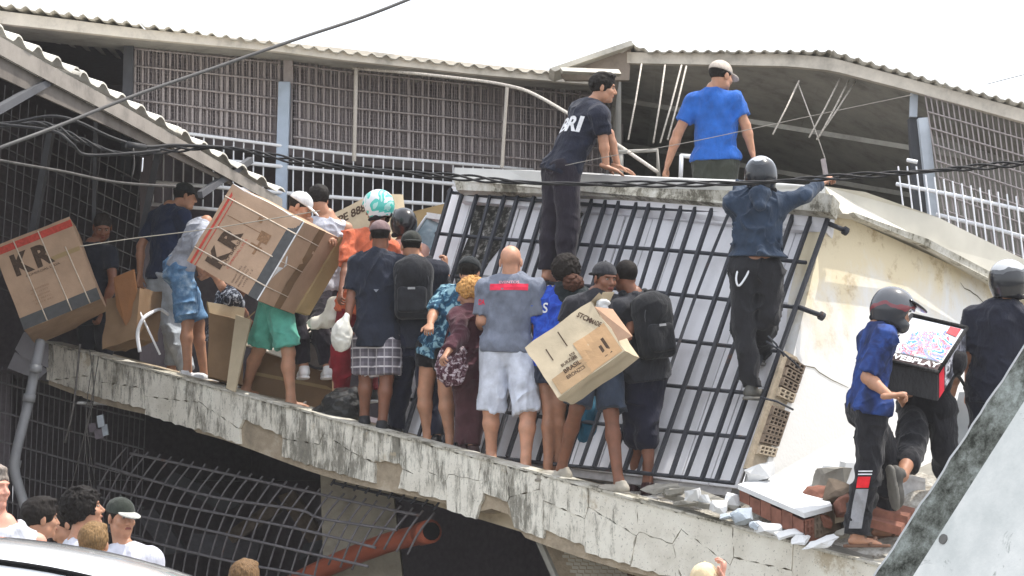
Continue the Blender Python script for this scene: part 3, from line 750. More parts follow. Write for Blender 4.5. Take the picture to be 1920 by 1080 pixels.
for i, sd in enumerate(seeds):
    H = drop(sd[0]); poly = [(max(-.10, sd[0] - .9), .0), (sd[0] + .9, .0), (sd[0] + .9, drop(sd[0] + .9)), (max(-.10, sd[0] - .9), drop(sd[0] - .9))]
    for j, o in enumerate(seeds):
        if j != i and abs(o[0] - sd[0]) < 2:
            dx, dy = o[0] - sd[0], o[1] - sd[1]; L = math.hypot(dx, dy); poly = clip(poly, ((sd[0] + o[0]) / 2 - dx / L * .0024, (sd[1] + o[1]) / 2 - dy / L * .0024), (dx, dy))
        if len(poly) < 3: break
    if len(poly) < 3 or (i in fallen and sd[1] > .2): continue
    pj = jag(poly, .012, .05, rnd); off = rnd.uniform(-.004, .006)
    pts = [deck(u, 0) + Vector((0, 0, -v + (.012 if v < .001 else 0))) - IN * off for u, v in pj]
    m = MB(); m.prism(pts, IN * .028); m.build('plaster_plate', M_st, cb)
# top lip
m = MB(); L_ = 30
for i in range(L_):
    a = deck(-.1 + (LEN + .9) * i / L_, -.02) + Vector((0, 0, .004)); b = deck(-.1 + (LEN + .9) * (i + 1) / L_, -.02) + Vector((0, 0, .004))
    m.box(a + Vector((0, 0, rnd.uniform(-.003, .003))), b - a, IN * .20, Vector((0, 0, .018)))
m.build('slab_lip', M_cap, cb)
for k_, pl_ in enumerate(([(45, 622), (80, 640), (104, 652), (90, 690), (40, 668), (28, 655)], [(28, 660), (92, 694), (70, 712), (14, 690)])):
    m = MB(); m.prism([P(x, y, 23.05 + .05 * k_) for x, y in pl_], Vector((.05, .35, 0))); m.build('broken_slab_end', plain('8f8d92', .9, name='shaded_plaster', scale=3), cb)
# tan beam below the slab, set back
def und(x, y, dy=.35): return P(x, y, D(x) + dy)
def quadprism(name, px, dep, thick, mat, parent):
    pts = [P(x, y, Y) for (x, y), Y in zip(px, dep)]; m = MB(); n = (pts[1] - pts[0]).cross(pts[2] - pts[0]).normalized()
    if n.y < 0: n = -n
    m.prism(pts, n * thick); return m.build(name, mat, parent)
M_tan = m_roof('b3a68f', 'tan_painted_beam')
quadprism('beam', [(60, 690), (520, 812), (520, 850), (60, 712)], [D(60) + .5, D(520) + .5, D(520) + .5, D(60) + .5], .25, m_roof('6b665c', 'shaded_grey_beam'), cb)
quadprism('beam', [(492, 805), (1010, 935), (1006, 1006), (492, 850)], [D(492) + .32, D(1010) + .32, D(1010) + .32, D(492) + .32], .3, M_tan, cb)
quadprism('beam', [(1008, 935), (1160, 975), (1160, 1004), (1004, 1004)], [D(1010) + .33, D(1160) + .33, D(1160) + .33, D(1010) + .33], .3, M_tan, cb)
quadprism('beam', [(1160, 1010), (1700, 1110), (1700, 1230), (1160, 1070)], [D(1160) + .35, D(1700) + .3, D(1700) + .3, D(1160) + .35], .3, m_roof('aba08a', 'ochre_wall'), cb)
# cage plane (barred window wall)
Q = {'TL': P(858, 372, 21.5), 'TR': P(1562, 428, 19.15), 'BR': P(1388, 920, 18.32), 'BL': P(722, 838, 20.75)}
def cg(u, v, out=0.0):   # u left to right, v top to bottom
    a = Q['TL'].lerp(Q['TR'], u); b = Q['BL'].lerp(Q['BR'], u); p = a.lerp(b, v); return p + CN * out
CN = (Q['TR'] - Q['TL']).cross(Q['BL'] - Q['TL']).normalized()
if CN.y > 0: CN = -CN                                                      # CN points to the street
grille = thing('security_grille', 'large dark welded bar grille leaning in front of the white wall behind the crowd', 'window grille', cg(.5, 1))
NB = 25
for i in range(NB + 1):
    u = i / NB; j = rnd.uniform(-.004, .004)
    a, b = cg(u + j, -.012, .12), cg(u - j, 1.0, .12)
    if i in (3, 8, 9, 15, 19, 22):
        q_ = rnd.choice((-1, 1)) * rnd.uniform(.006, .012); m = MB(); m.tube(bez([a, cg(u + j + q_, .3, .12 + abs(q_)), cg(u - j + q_ * .6, .7, .13), b], 5), .0165, 4); m.build('bar', M_cage, grille)
    else: bar('bar', a, b, (.0145, .0145), M_cage, grille, square=True)
for k in range(7):
    v = k / 6; ext = {0: (-.01, 1.0), 1: (-.01, .985), 2: (-.01, 1.0), 3: (-.01, 1.0), 4: (-.01, .995), 5: (-.01, 1.0), 6: (-.01, 1.0)}[k]
    m = MB(); sag = [.0, .0]
    pts = [cg(u, v + .006 * math.sin(u * 5 + k), .105) for u in np.linspace(ext[0], ext[1], 9)]; m.tube(pts, .016, 6); m.build('cross_bar', M_cage, grille, True)
for (u0, v0, u1, v1) in ((1.0, .005, 1.035, .010), (1.0, .335, 1.05, .343)):
    m = MB(); m.tube([cg(u0, v0, .11), cg(u1, v1, .02)], .02, 8); m.tube([cg(u1 - .004, v1, .03), cg(u1, v1, .0)], .034, 10); m.build('wall_anchor', M_cage, grille, True)
# white boarded wall behind the bars: wide boards with recessed joints
m = MB(); m.prism([cg(-.03, -.06, -.02), cg(.975, -.06, -.02), cg(.975, 1.02, -.02), cg(-.03, 1.02, -.02)], -CN * .1); m.build('wall_core', plain('a8a5a4', .9, name='joint_shadow_mortar'), cb)
for r_ in range(3):
    for i in range(14):
        u0, u1 = -.03 + 1.022 * i / 14, -.03 + 1.022 * (i + 1) / 14; v0, v1 = (-.04 + r_ * .345, -.04 + (r_ + 1) * .345); o = rnd.uniform(-.006, .006); sh = .04 * r_
        pts = [cg(u0 + .0015, v0 + .002, .005 + o), cg(u1 - .0015, v0 + .002, .005 + o), cg(u1 - .0015, v1 - .002, .005 + o), cg(u0 + .0015, v1 - .002, .005 + o)]
        m = MB(); m.prism(pts, -CN * .02); m.build('wall_panel', M_ww, cb)
# black mould run on the wall, left part: a thin raised crust with its own outline
n = N('black_mould'); n.col(n.ramp(n.noise(14, 7, .75), [(.34, rgb('c8c6c6')), (.42, rgb('77756f')), (.52, rgb('2b2a27'))])).set(.95); n.bump(n.noise(40, 4), .5, .006)
poly = [(.045, -.03), (.165, -.03), (.18, .08), (.165, .2), (.14, .30), (.13, .45), (.12, .62), (.10, .70), (.075, .60), (.08, .40), (.055, .30), (.07, .15)]
m = MB(); m.prism([cg(a, b, .018) for a, b in jag(poly, .006, .04, rnd)], -CN * .006); m.build('mould_stain', n.m, cb)
poly = [(.29, -.03), (.37, -.03), (.36, .08), (.335, .10), (.32, .30), (.305, .12)]
m = MB(); m.prism([cg(a, b, .018) for a, b in jag(poly, .005, .04, rnd)], -CN * .006); m.build('mould_stain', n.m, cb)
# lintel band and coping above the cage
def slabpx(name, pts, depths, thick, mat, parent, dirv=None):
    w3 = [P(x, y, Y) for (x, y), Y in zip(pts, depths)]; m = MB(); d = dirv if dirv is not None else (-CN)
    m.prism(w3, d * thick); return m.build(name, mat, parent)
def YT(x): return 21.5 + (19.15 - 21.5) * (x - 858) / 704 - .13
slabpx('lintel', [(846, 350), (1556, 387), (1552, 428), (1550, 436), (1200, 405), (862, 376)], [YT(846), YT(1556), YT(1552), YT(1550), YT(1200), YT(862)], .1, M_ww, cb)
poly = [(852, 338), (1000, 341), (1200, 352), (1400, 358), (1545, 362), (1562, 366), (1556, 398), (1400, 385), (1200, 372), (1000, 362), (856, 356)]
slabpx('coping', poly, [YT(x) - .12 for x, y in poly], .12, M_cap, cb)
poly = [(852, 314), (950, 318), (1080, 322), (1200, 330), (1400, 338), (1548, 350), (1545, 364), (1400, 360), (1200, 354), (1000, 343), (850, 340)]
slabpx('parapet_top', poly, [YT(x) - .02 for x, y in poly], .35, plain('cfcfcd', .9, name='chalky_white', scale=3, var=.1), cb)
# return wall (cream), recedes to the right
CT, CB_ = Q['TR'], Q['BR']
R1 = P(2000, 600, 20.9); R2 = P(2000, 1010, 20.2); c0 = P(1562, 402, 18.82); c1 = P(1440, 905, 18.0)
m = MB(); nn = 14
w3 = [P(1553, 392, 19.15), P(1990, 590, 21.1), P(1990, 1060, 20.2), P(1432, 900, 18.28)]
nr = (w3[1] - w3[0]).cross(w3[3] - w3[0]).normalized(); nr = nr if nr.y > 0 else -nr
m.prism(w3, nr * .2); m.build('side_wall', M_cream, cb)
poly = [(1546, 349), (1622, 360), (1760, 408), (1920, 486), (2010, 530), (2010, 592), (1900, 540), (1740, 455), (1620, 405), (1580, 400)]
dps = [d + .29 for d in (18.98, 19.2, 19.75, 20.45, 20.85, 20.85, 20.35, 19.7, 19.15, 18.98)]
slabpx('side_coping', poly, [d - .22 for d in dps], .3, plain('cdc9bd', .9, name='side_coping_paint', scale=2.5, var=.1), cb, nr)
poly = [(1600, 398), (1740, 448), (1900, 532), (2000, 585), (2000, 595), (1890, 541), (1735, 460), (1610, 408)]
slabpx('coping_shadow_gap', poly, [d + .01 for d in (19.0, 19.65, 20.35, 20.8, 20.8, 20.3, 19.65, 19.05)], .05, M_cap, cb, nr)
def wallpt(x, y, off=0.0):
    """point on the cream wall along the sight line of (x, y)"""
    o = Vector((0, 0, CAMZ)); d = (P(x, y, 10) - o); t = (w3[0] - o).dot(nr) / d.dot(nr); return o + d * t - nr * off
def crack(pts, wd, name='wall_crack'):
    m = MB(); L = len(pts); top = []; bot = []
    for i, (x, y) in enumerate(pts):
        w_ = wd * (.35 + .65 * math.sin(math.pi * (i + .5) / L)); top.append(wallpt(x, y - w_, .004)); bot.append(wallpt(x, y + w_, .004))
    for i in range(L - 1): m.quad(top[i], top[i + 1], bot[i + 1], bot[i])
    m.build(name, plain('57503f', .95, name='crack_dirt'), cb)
crack([(1475, 668), (1492, 676), (1505, 685), (1518, 688), (1527, 690), (1535, 698), (1548, 706), (1560, 713), (1575, 720), (1590, 727)], 1.0)
crack([(1800, 530), (1808, 541), (1818, 545), (1824, 550), (1832, 555), (1842, 566), (1850, 580)], 1.0)
# broken corner with hollow bricks
def hollow(name, O, ex, ey, ez, nx, ny, mat, parent, wall=.16):
    """hollow clay block: ex, ey span the holed face, ez goes in"""
    m = MB(); O, ex, ey, ez = map(Vector, (O, ex, ey, ez))
    for i in range(nx + 1):
        w_ = wall / nx; f = lerp(0, 1 - w_, i / nx); m.box(O + ex * f, ex * w_, ey, ez)
    for j in range(ny + 1):
        w_ = wall / ny; f = lerp(0, 1 - w_, j / ny)
        m.box(O + ex * .001 + ey * f - ez * .002, ex * .998, ey * w_, ez)
    m.box(O + ez * .9 + ex * .01 + ey * .01, ex * .98, ey * .98, ez * .08)
    return m.build(name, mat, parent)
def cpt(u, v, off=0):     # strip on the broken corner, u across, v down
    a = P(1468, 662, 18.56).lerp(P(1512, 690, 18.78), u); b = P(1396, 878, 18.23).lerp(P(1446, 884, 18.38), u); return a.lerp(b, v) + nr * (-off)
m = MB(); pl_ = [(0, -.02), (.5, -.03), (1.0, .05), (.95, .2), (1.02, .35), (.85, .5), (1.0, .7), (.9, .85), (1.0, 1.0), (0, 1.0)]
m.prism([cpt(a, b, .012) for a, b in pl_], nr * .03); m.build('exposed_mortar', M_mo, cb)
k_ = 0
for v0 in (.02, .11, .20, .29, .46, .54, .62, .70, .80):
    dark = v0 in (.29, .80)
    o = cpt(.16, v0, .05); hollow('brick', o, cpt(.80, v0, .05) - o, cpt(.16, v0 + .075, .05) - o, nr * .045, 3 if v0 < .3 else 4, 2, M_brickd if not dark else M_mo, cb, .30)
    k_ += 1
m = MB(); m.prism([cpt(.17, .015, .02), cpt(.79, .015, .02), cpt(.79, .27, .02), cpt(.17, .27, .02)], nr * .004); m.build('brick_backing', M_brick, cb)
m = MB(); m.prism([cpt(.17, .45, .02), cpt(.79, .45, .02), cpt(.79, .77, .02), cpt(.17, .77, .02)], nr * .004); m.build('brick_backing', M_brick, cb)
# rods poking out of the break
for a, b in (((1440, 630), (1470, 668)), ((1425, 745), (1487, 768)), ((1437, 640), (1500, 690))):
    tubeo('bent_rod', [P(a[0], a[1], 18.25), P((a[0] + b[0]) / 2, (a[1] + b[1]) / 2 - 4, 18.2), P(b[0], b[1], 18.3)], .008, M_cage, cb, 6)
# tiled pier and dark void under the slab
quadprism('tiled_pier', [(1008, 1004), (1162, 1004), (1230, 1130), (1075, 1130)], [D(1050) + .45] * 4, .4, M_mo, cb)
for r_ in range(16):
    for c_ in range(9):
        x0 = 1040 + c_ * 14 + r_ * 3.6 + (7 if r_ % 2 else 0); y0 = 1012 + r_ * 7
        if y0 > 1088 or x0 > 1170 + r_ * 3.6: continue
        a, b, c = P(x0, y0, D(1050) + .44), P(x0 + 12.4, y0 + 1, D(1050) + .44), P(x0 + .5, y0 + 5.6, D(1050) + .44); m = MB(); m.box(a, b - a, c - a, Vector((0, .012, 0))); m.build('tile', M_tile, cb)
for pts in ([(1005, 1000), (1040, 1080), (1060, 1130)], [(1150, 1004), (1185, 1080), (1200, 1130)], [(1172, 1010), (1205, 1130)]):
    m = MB(); m.tube([P(x, y, D(1050) + .3) for x, y in pts], .03, 6); m.build('door_jamb', plain('8d8b84' if pts[0][0] == 1005 else '5a4636', .8), cb)
quadprism('pillar', [(600, 870), (735, 905), (760, 1130), (608, 1130)], [D(650) + 1.0] * 4, .3, m_roof('a39c8d', 'dusty_pillar'), cb)
# closed dark ground floor room
p0, p1 = PA + IN * .9 - E1 * 1.8, PB + IN * .9 + E1 * 1.5; bk = IN * 3.2
m = MB(); a, b, c, d = [Vector((v.x, v.y, 0)) for v in (p0, p1, p1 + bk, p0 + bk)]; H0, H1 = Vector((0, 0, p0.z - .55)), Vector((0, 0, p1.z - .40))
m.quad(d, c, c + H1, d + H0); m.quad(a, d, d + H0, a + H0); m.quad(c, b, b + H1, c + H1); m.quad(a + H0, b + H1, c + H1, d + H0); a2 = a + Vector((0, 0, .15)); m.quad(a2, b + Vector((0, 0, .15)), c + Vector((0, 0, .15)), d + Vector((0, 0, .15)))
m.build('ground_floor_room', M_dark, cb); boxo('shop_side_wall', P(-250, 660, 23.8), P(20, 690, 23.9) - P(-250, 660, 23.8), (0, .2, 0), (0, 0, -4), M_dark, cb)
m = MB(); z1 = P(1170, 1000, D(1170) + .8); m.prism([P(1165, 990, 19.6), P(1720, 1080, 18.4), P(1720, 1400, 18.4), P(1165, 1400, 19.6)], IN * .1); m.build('ground_floor_wall', m_roof('a4a096', 'pale_ground_wall'), cb)

# hanging lattice of the ground floor (bulging shutter grille)
gr2 = thing('bent_shutter_grille', 'long grey lattice grille bulging outwards under the cracked slab edge', 'window grille', P(450, 1060, 21.2))
rails = [[(244, 850), (367, 876), (500, 905), (602, 927), (704, 950), (785, 966)], [(179, 868), (285, 901), (407, 933), (560, 956), (602, 972), (744, 994)], [(183, 913), (346, 950), (560, 992), (704, 1027)], [(200, 955), (407, 998), (560, 1033), (690, 1062)], [(205, 996), (407, 1047), (560, 1076), (640, 1092)], [(215, 1045), (400, 1092), (520, 1120)]]
def gd(x, y): return D(x) + .42 - .16 * math.sin(min(1, max(0, (y - 840 - (x - 250) * .2) / 240)) * math.pi)
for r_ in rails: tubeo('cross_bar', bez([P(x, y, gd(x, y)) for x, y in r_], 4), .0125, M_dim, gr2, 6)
for i in range(28):
    xt = 236 + i * 21.5; yt = 838 + (xt - 236) * .213
    if xt > 600: ln = max(.35, 1 - (xt - 600) / 330)
    else: ln = 1
    pts = [(xt, yt), (xt - 30, yt + 38), (xt - 52, yt + 78), (xt - 70, yt + 125), (xt - 82, yt + 175), (xt - 90, yt + 235)]
    pts = pts[:max(3, int(6 * ln + .5))]
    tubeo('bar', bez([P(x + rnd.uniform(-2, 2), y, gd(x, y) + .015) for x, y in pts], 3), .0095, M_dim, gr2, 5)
gf = thing('bent_window_frame', 'short black barred frame hanging tilted from the tan beam below the slab', 'window grille', P(740, 915, D(740) + .28))
for a, b in (((642, 872), (840, 921)), ((625, 905), (812, 948))): bar('cross_bar', P(*a, D(a[0]) + .27), P(*b, D(b[0]) + .27), .013, M_cage, gf)
for i in range(10): x = 645 + i * 21.5; bar('bar', P(x, 873 + (x - 645) * .245, D(x) + .25), P(x - 25, 873 + (x - 645) * .235 + 37, D(x) + .29), .010, M_cage, gf)
# broken things lying in the dark behind the lattice
for x, y, dx, dy, wx, wy, mt in ((300, 900, 120, 60, 30, -14, 0), (420, 1000, 90, -60, 16, 18, 1), (250, 960, 60, 80, 40, -6, 2), (520, 930, 60, 90, 30, -10, 1), (350, 1040, 130, 10, 8, -40, 2), (660, 960, 70, 40, 20, -16, 0), (560, 1050, 80, -20, 10, -30, 0)):
    a = P(x, y, D(x) + 1.9); m = MB(); m.prism([a, P(x + dx, y + dy, D(x) + 2.2), P(x + dx + wx, y + dy + wy, D(x) + 2.2), P(x + wx, y + wy, D(x) + 2.0)], Vector((.02, .08, 0))); m.build('fallen_board', [M_colg, M_brickd, plain('5f5e63', .8, name='fallen_sheet')][mt], cb)
# left lower grille
g3 = thing('rusty_lattice_grille', 'dim vertical bar grille behind the grey drain pipe at the left edge', 'window grille', P(110, 940, 23.6))
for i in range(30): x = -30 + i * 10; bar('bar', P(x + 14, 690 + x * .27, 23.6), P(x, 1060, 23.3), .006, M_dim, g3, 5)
for k in range(5): y = 715 + k * 55; tubeo('cross_bar', bez([P(-40, y - 10, 23.5), P(120, y + 35, 23.45), P(270, y + 72, 23.4)], 5), .010, M_dim, g3, 6)
# drain pipe, wires, orange pipe
dp = thing('drain_pipe', 'thick grey plastic drain pipe bending down below the cracked slab at left', 'pipe', P(45, 940, 22.0))
tubeo('pipe', bez([P(76, 640, 22.3), P(68, 680, 22.2), P(52, 760, 22.1), P(30, 850, 22.0), P(28, 885, 22.0), P(42, 935, 22.0), P(60, 990, 22.0)], 6), .046, M_pvc, dp, 12)
for (x, y) in ((67, 690), (55, 745), (28, 868)): tubeo('pipe_joint', [P(x + 1, y - 6, 22.08), P(x - 1, y + 8, 22.08)], .056, M_pvc, dp, 12)
op = thing('orange_pipe', 'broad dusty orange tube lying in the dark opening below the slab', 'pipe', P(700, 1040, 20.4))
m = MB(); pts = bez([P(520, 1110, 21.6), P(620, 1060, 21.3), P(720, 1020, 20.9), P(785, 1003, 20.5), P(806, 997, 20.3)], 5); m.tube(pts, .085, 14, cap=False); m.tube(pts, .078, 14, cap=False); m.build('pipe', M_orange, op, True)
tubeo('pipe_collar', [P(790, 1001, 20.45), P(808, 996, 20.28)], .098, M_orange, op, 14)
m = MB(); d_ = (P(806, 997, 20.3) - P(785, 1003, 20.5)).normalized(); c_ = P(809, 996, 20.27); m.tube([c_ - d_ * .1, c_ + d_ * .004], .074, 14); m.build('pipe_bore', M_black, op)
for k, (pts, r_) in enumerate(([[(150, 645), (138, 760), (122, 830)], .010], [[(168, 655), (176, 740), (160, 830), (175, 930)], .005], [[(185, 668), (168, 770), (150, 850), (130, 930)], .005], [[(176, 665), (162, 780), (178, 900)], .004])):
    lb = ['stout straight cable hanging from the slab beside the drain pipe', 'thin wire hanging in an S curve to the curly haired head', 'thin wire slanting left below the slab edge', 'thinnest wire between the two hanging wires'][k]
    tag(tubeo('hanging_wire', bez([P(x, y, 22.0) for x, y in pts], 6), r_, M_cable2, loc=P(*pts[0], 22)), lb, 'wire', 'wires hanging below the slab')
M_junk = plain('9aa0a6', .5, name='junk_pale')
jk = thing('hanging_junction_box', 'small broken electric box with pale parts hanging under the slab', 'junction box', P(186, 815, 22.2))
for i, (x, y, w_, h_) in enumerate(((165, 795, 14, 16), (181, 780, 12, 22), (176, 806, 16, 18), (190, 798, 10, 20))):
    a = P(x, y, 22.2 + i * .02); boxo('box_fragment', a, P(x + w_, y - 3, 22.25) - a, P(x + 3, y + h_, 22.2) - a, (0, .05, 0), M_junk if i % 2 else M_dark, jk)
# ---------------------------------------------------------------- long rear building with grilles and corrugated roof
def YB(x): return 1 / (1 / 24.5 + (1 / 28.0 - 1 / 24.5) * (x / 1200))
rb = thing('rear_building', 'long grey barred building with corrugated roof rising behind the wreck', 'building', P(600, 900, 27))
top_l = [(-60, -12), (0, -4), (130, 14), (280, 36), (430, 57), (640, 84), (900, 112), (1060, 127), (1170, 140)]
fas_t = [(-60, 12), (0, 20), (280, 56), (640, 90), (900, 120), (1170, 145)]
fas_b = [(-60, 34), (0, 44), (240, 70), (520, 96), (640, 112), (900, 140), (1165, 163)]
FR = -.75    # eaves stand forward of the wall
def strip(name, up, lo, xs, dy, thick, mat, parent, Yf=YB):
    m = MB(); V = []
    for i in range(len(xs) - 1):
        a, b = xs[i], xs[i + 1]; w = [P(a, poly_at(up, a), Yf(a) + dy), P(b, poly_at(up, b), Yf(b) + dy), P(b, poly_at(lo, b), Yf(b) + dy), P(a, poly_at(lo, a), Yf(a) + dy)]
        m.prism(w, Vector((0, thick, 0)))
    return m.build(name, mat, parent)
xs = list(range(-60, 1170, 41)) + [1168]
strip('fascia_board', fas_t, fas_b, xs, FR, .10, M_fascia, rb)
def corrugated(name, edge, Yf, xs0, xs1, step, back, updz, mat, parent, amp=.028, thick=.0, front=FR):
    """sheet roof: ridges run from the eaves backwards"""
    m = MB(); rows = 3; cols = []
    n_ = int((xs1 - xs0) / (step / 6)) ; n_ = max(6, n_)
    for i in range(n_ + 1):
        x = xs0 + (xs1 - xs0) * i / n_; ph = (x - xs0) / step * 2 * math.pi; z = amp * max(-.2, math.cos(ph)) ** 1
        q = P(x, poly_at(edge, x), Yf(x) + front - .06)
        for j in range(rows): s = back * j / (rows - 1); m.v.append(q + Vector((0, s, updz * s / back + z)))
        for j in range(rows): s = back * (rows - 1 - j) / (rows - 1); m.v.append(q + Vector((0, s, updz * s / back + z - .012)))
    R = rows * 2
    for i in range(n_):
        for j in range(R):
            a = i * R + j; b = i * R + (j + 1) % R; m.f.append((a, b, b + R, a + R))
    m.f.append(tuple(range(R))[::-1]); m.f.append(tuple(range(n_ * R, n_ * R + R)))
    return m.build(name, mat, parent, True)
for x0, x1 in ((-60, 260), (262, 560), (562, 860), (862, 1170)):
    corrugated('roof_sheet', [(x, y + 13) for x, y in top_l], YB, x0, x1, 27, 4.0, .12 + .02 * (x0 % 3), M_roof, rb, amp=.030)
# soffit
m = MB()
for i in range(len(xs) - 1):
    a, b = xs[i], xs[i + 1]; w = [P(a, poly_at(fas_b, a) - 3, YB(a) + FR + .1), P(b, poly_at(fas_b, b) - 3, YB(b) + FR + .1)]; m.quad(w[0], w[1], w[1] + Vector((0, 1.0, .02)), w[0] + Vector((0, 1.0, .02)))
m.build('soffit', M_grey, rb)
# interior dark volumes
def room(name, xl, xr, yt, yb, Y0, Y1, depth, mat, parent, lip=0):
    m = MB(); a, b, c, d = P(xl, yt[0], Y0), P(xr, yt[1], Y1), P(xr, yb[1], Y1), P(xl, yb[0], Y0); v = Vector((0, depth, 0))
    m.quad(a + v, b + v, c + v, d + v); m.quad(a, b, b + v, a + v); m.quad(d, c, c + v, d + v); m.quad(a, d, d + v, a + v); m.quad(b, c, c + v, b + v)
    return m.build(name, mat, parent)
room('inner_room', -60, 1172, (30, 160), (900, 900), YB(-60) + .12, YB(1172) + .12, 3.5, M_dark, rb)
# columns
beamo('column', P(243, 68, YB(243)), P(236, 330, YB(243)), .10, .10, M_colg, rb); beamo('column', P(541, 96, YB(541) + .02), P(541, 160, YB(541) + .02), .11, .10, M_grill, rb)
beamo('column', P(534, 155, YB(534) - .03), P(524, 470, YB(534) - .03), .125, .12, M_col, rb)
beamo('column', P(1163, 150, YB(1163) - .1), P(1158, 310, YB(1163) - .1), .10, .1, M_grill, rb)
# upper grille panels
M_gap = plain('8a8286', .9, name='gap_lightener_grey', scale=2, var=.25)  # grey for the sheets added to lighten the gaps behind the mesh
def gridpanel(label, xl, xr, Yf, topf, midf, n, rails_, lowf=None, lowr=(), parent_pos=None):
    pass
RL0 = [(250, 238), (350, 250), (640, 288), (960, 315), (1170, 335)]      # white rail under the mesh
RL1 = [(280, 292), (430, 302), (640, 324), (860, 346), (1000, 352)]
RL2 = [(250, 338), (420, 352), (640, 371), (900, 388), (1000, 392)]
def upper_panel(x0, x1, label, mesh=True, dx=0):
    g = thing('window_grille', label, 'window grille', P((x0 + x1) / 2, poly_at(RL0, (x0 + x1) / 2), YB(x0)), 'grille bays of the rear building')
    n_ = max(2, int((x1 - x0) / 13.5)); tf = lambda x: poly_at(fas_b, x) - 2
    for i in range(n_ + 1):
        x = x0 + (x1 - x0) * i / n_; x += rnd.uniform(-2.4, 2.4); q_ = rnd.choice((.006, .008, .011, .014)); bar('bar', P(x, tf(x), YB(x) + rnd.uniform(0, .03)), P(x - 1 + rnd.uniform(-1.5, 1.5), poly_at(RL0, x), YB(x)), (q_, .008), M_grill, g, square=True)
        xx = x0 + (x1 - x0) * (i + .45) / n_
        if i < n_: bar('thin_bar', P(xx, tf(xx), YB(xx) + .03), P(xx - 1, poly_at(RL0, xx), YB(xx) + .03), .006, M_grill, g)
        if i < n_: xx = x0 + (x1 - x0) * (i + .72) / n_; bar('thin_bar', P(xx, tf(xx), YB(xx) + .035), P(xx - 1, poly_at(RL0, xx), YB(xx) + .035), .004, M_grill, g)
    for k in range(5):
        f = (k + .7) / 5.3
        m = MB(); pts = [P(x, lerp(tf(x), poly_at(RL0, x), f), YB(x) - .02) for x in np.linspace(x0, x1, 5)]; m.tube(pts, .011, 5); m.build('cross_bar', M_grill, g, True)
    m = MB(); o3 = Vector((0, .9, 0)); m.quad(P(x0 - 10, tf(x0) - 12, YB(x0)) + o3, P(x1 + 10, tf(x1) - 12, YB(x1)) + o3, P(x1 + 10, poly_at(RL0, x1) - 4, YB(x1)) + o3, P(x0 - 10, poly_at(RL0, x0) - 4, YB(x0)) + o3); m.build('gap_lightener', M_gap, g)  # added sheet behind the mesh, keeps its gaps from going black
    if mesh:
        m = MB()
        step = 7.0
        k = 0; y_n = 26
        for j in range(y_n):
            f = (j + .5) / y_n; pts = [P(x, lerp(tf(x), poly_at(RL0, x), f), YB(x) + .05) for x in (x0, (x0 + x1) / 2, x1)]; m.tube(pts, .0052, 3)
        nx_ = int((x1 - x0) / 7)
        for j in range(nx_):
            x = x0 + (x1 - x0) * (j + .5) / nx_; m.tube([P(x, tf(x), YB(x) + .05), P(x - 1, poly_at(RL0, x), YB(x) + .05)], .0052, 3)
        m.build('wire_mesh', M_wire, g, kind='stuff')
    return g
for x0, x1, lb in ((254, 524, 'leftmost grille bay with fine wire mesh, left of the pale blue column'), (550, 664, 'narrow grille bay between the pale blue column and the upright frame pipe'), (668, 942, 'wide grille bay framed by the curved pipe above the green helmet'), (948, 1156, 'right grille bay of the long wall behind the boy in black')):
    upper_panel(x0, x1, lb)
lower = thing('balcony_railing', 'bright white rails and upright bars below the wire mesh bays', 'railing', P(600, 390, YB(600)))
for R_, r_ in ((RL0, .018), (RL1, .022), (RL2, .022)):
    tubeo('rail', [P(x, poly_at(R_, x), YB(x) - .06) for x in np.linspace(262 if R_ is not RL1 else 400, 1000, 12)], r_, M_whitebar, lower, 6)
for i in range(41):
    x = 270 + i * 18.7
    if abs(x - 527) < 14: continue
    bar('bar', P(x, poly_at(RL0, x), YB(x) - .04), P(x - 2, poly_at(RL2, x) + 42, YB(x) - .04), .0085, M_whitebar, lower)
tubeo('rail', [P(x, poly_at(RL2, x) + 42, YB(x) - .06) for x in np.linspace(262, 1000, 8)], .02, M_whitebar, lower, 6)
# frame pipes
fp = thing('pipe_frame', 'thin grey pipe frame bending down from the roof to the blue shirted man', 'pipe frame', P(665, 300, 26))
tubeo('top_pipe', bez([P(660, 128, 26.0), P(760, 136, 25.9), P(880, 149, 25.6), P(950, 160, 25.2), P(1000, 176, 24.8), P(1080, 222, 23.8), P(1160, 273, 22.8), P(1232, 322, 22.0)], 5), .017, M_rebar, fp, 8)
bar('post', P(668, 128, 25.9), P(664, 302, 25.9), .022, M_rebar, fp, 8); bar('post', P(951, 160, 25.4), P(941, 314, 25.4), .017, M_rebar, fp, 8)

# right roof section
rr = thing('rear_hall', 'open grey roofed hall with hanging rods behind the man in the blue shirt', 'building', P(1500, 900, 26))
def YR(x): return 25.6 - (x - 1160) * .0032
fas_t2 = [(1158, 97), (1222, 99), (1480, 101), (1560, 108), (1700, 146), (1920, 205), (2000, 228)]
fas_b2 = [(1158, 118), (1222, 119), (1480, 124), (1560, 132), (1700, 168), (1920, 229), (2000, 253)]
xs2 = list(range(1158, 1990, 26))
strip('fascia_board', fas_t2, fas_b2, xs2, -.1, .10, M_fascia, rr, YR)
top_r = [(1158, 96), (1185, 76), (1215, 90), (1250, 90), (1560, 90), (1620, 108), (1700, 130), (1800, 160), (1920, 188), (2000, 210)]
for x0, x1 in ((1160, 1360), (1362, 1560), (1562, 1770), (1772, 1990)):
    corrugated('roof_sheet', [(x, y + 6) for x, y in top_r], YR, x0, x1, 24, 6.0, -.1, M_roof, rr, amp=.022, front=-.12)
m = MB(); V_ = [P(1030, 128, 25.2), P(1184, 75, 25.3), P(1188, 84, 25.3), P(1040, 134, 25.2)]; m.prism(V_, Vector((0, .5, -.02))); m.build('gable_roof_edge', M_roof, rr)
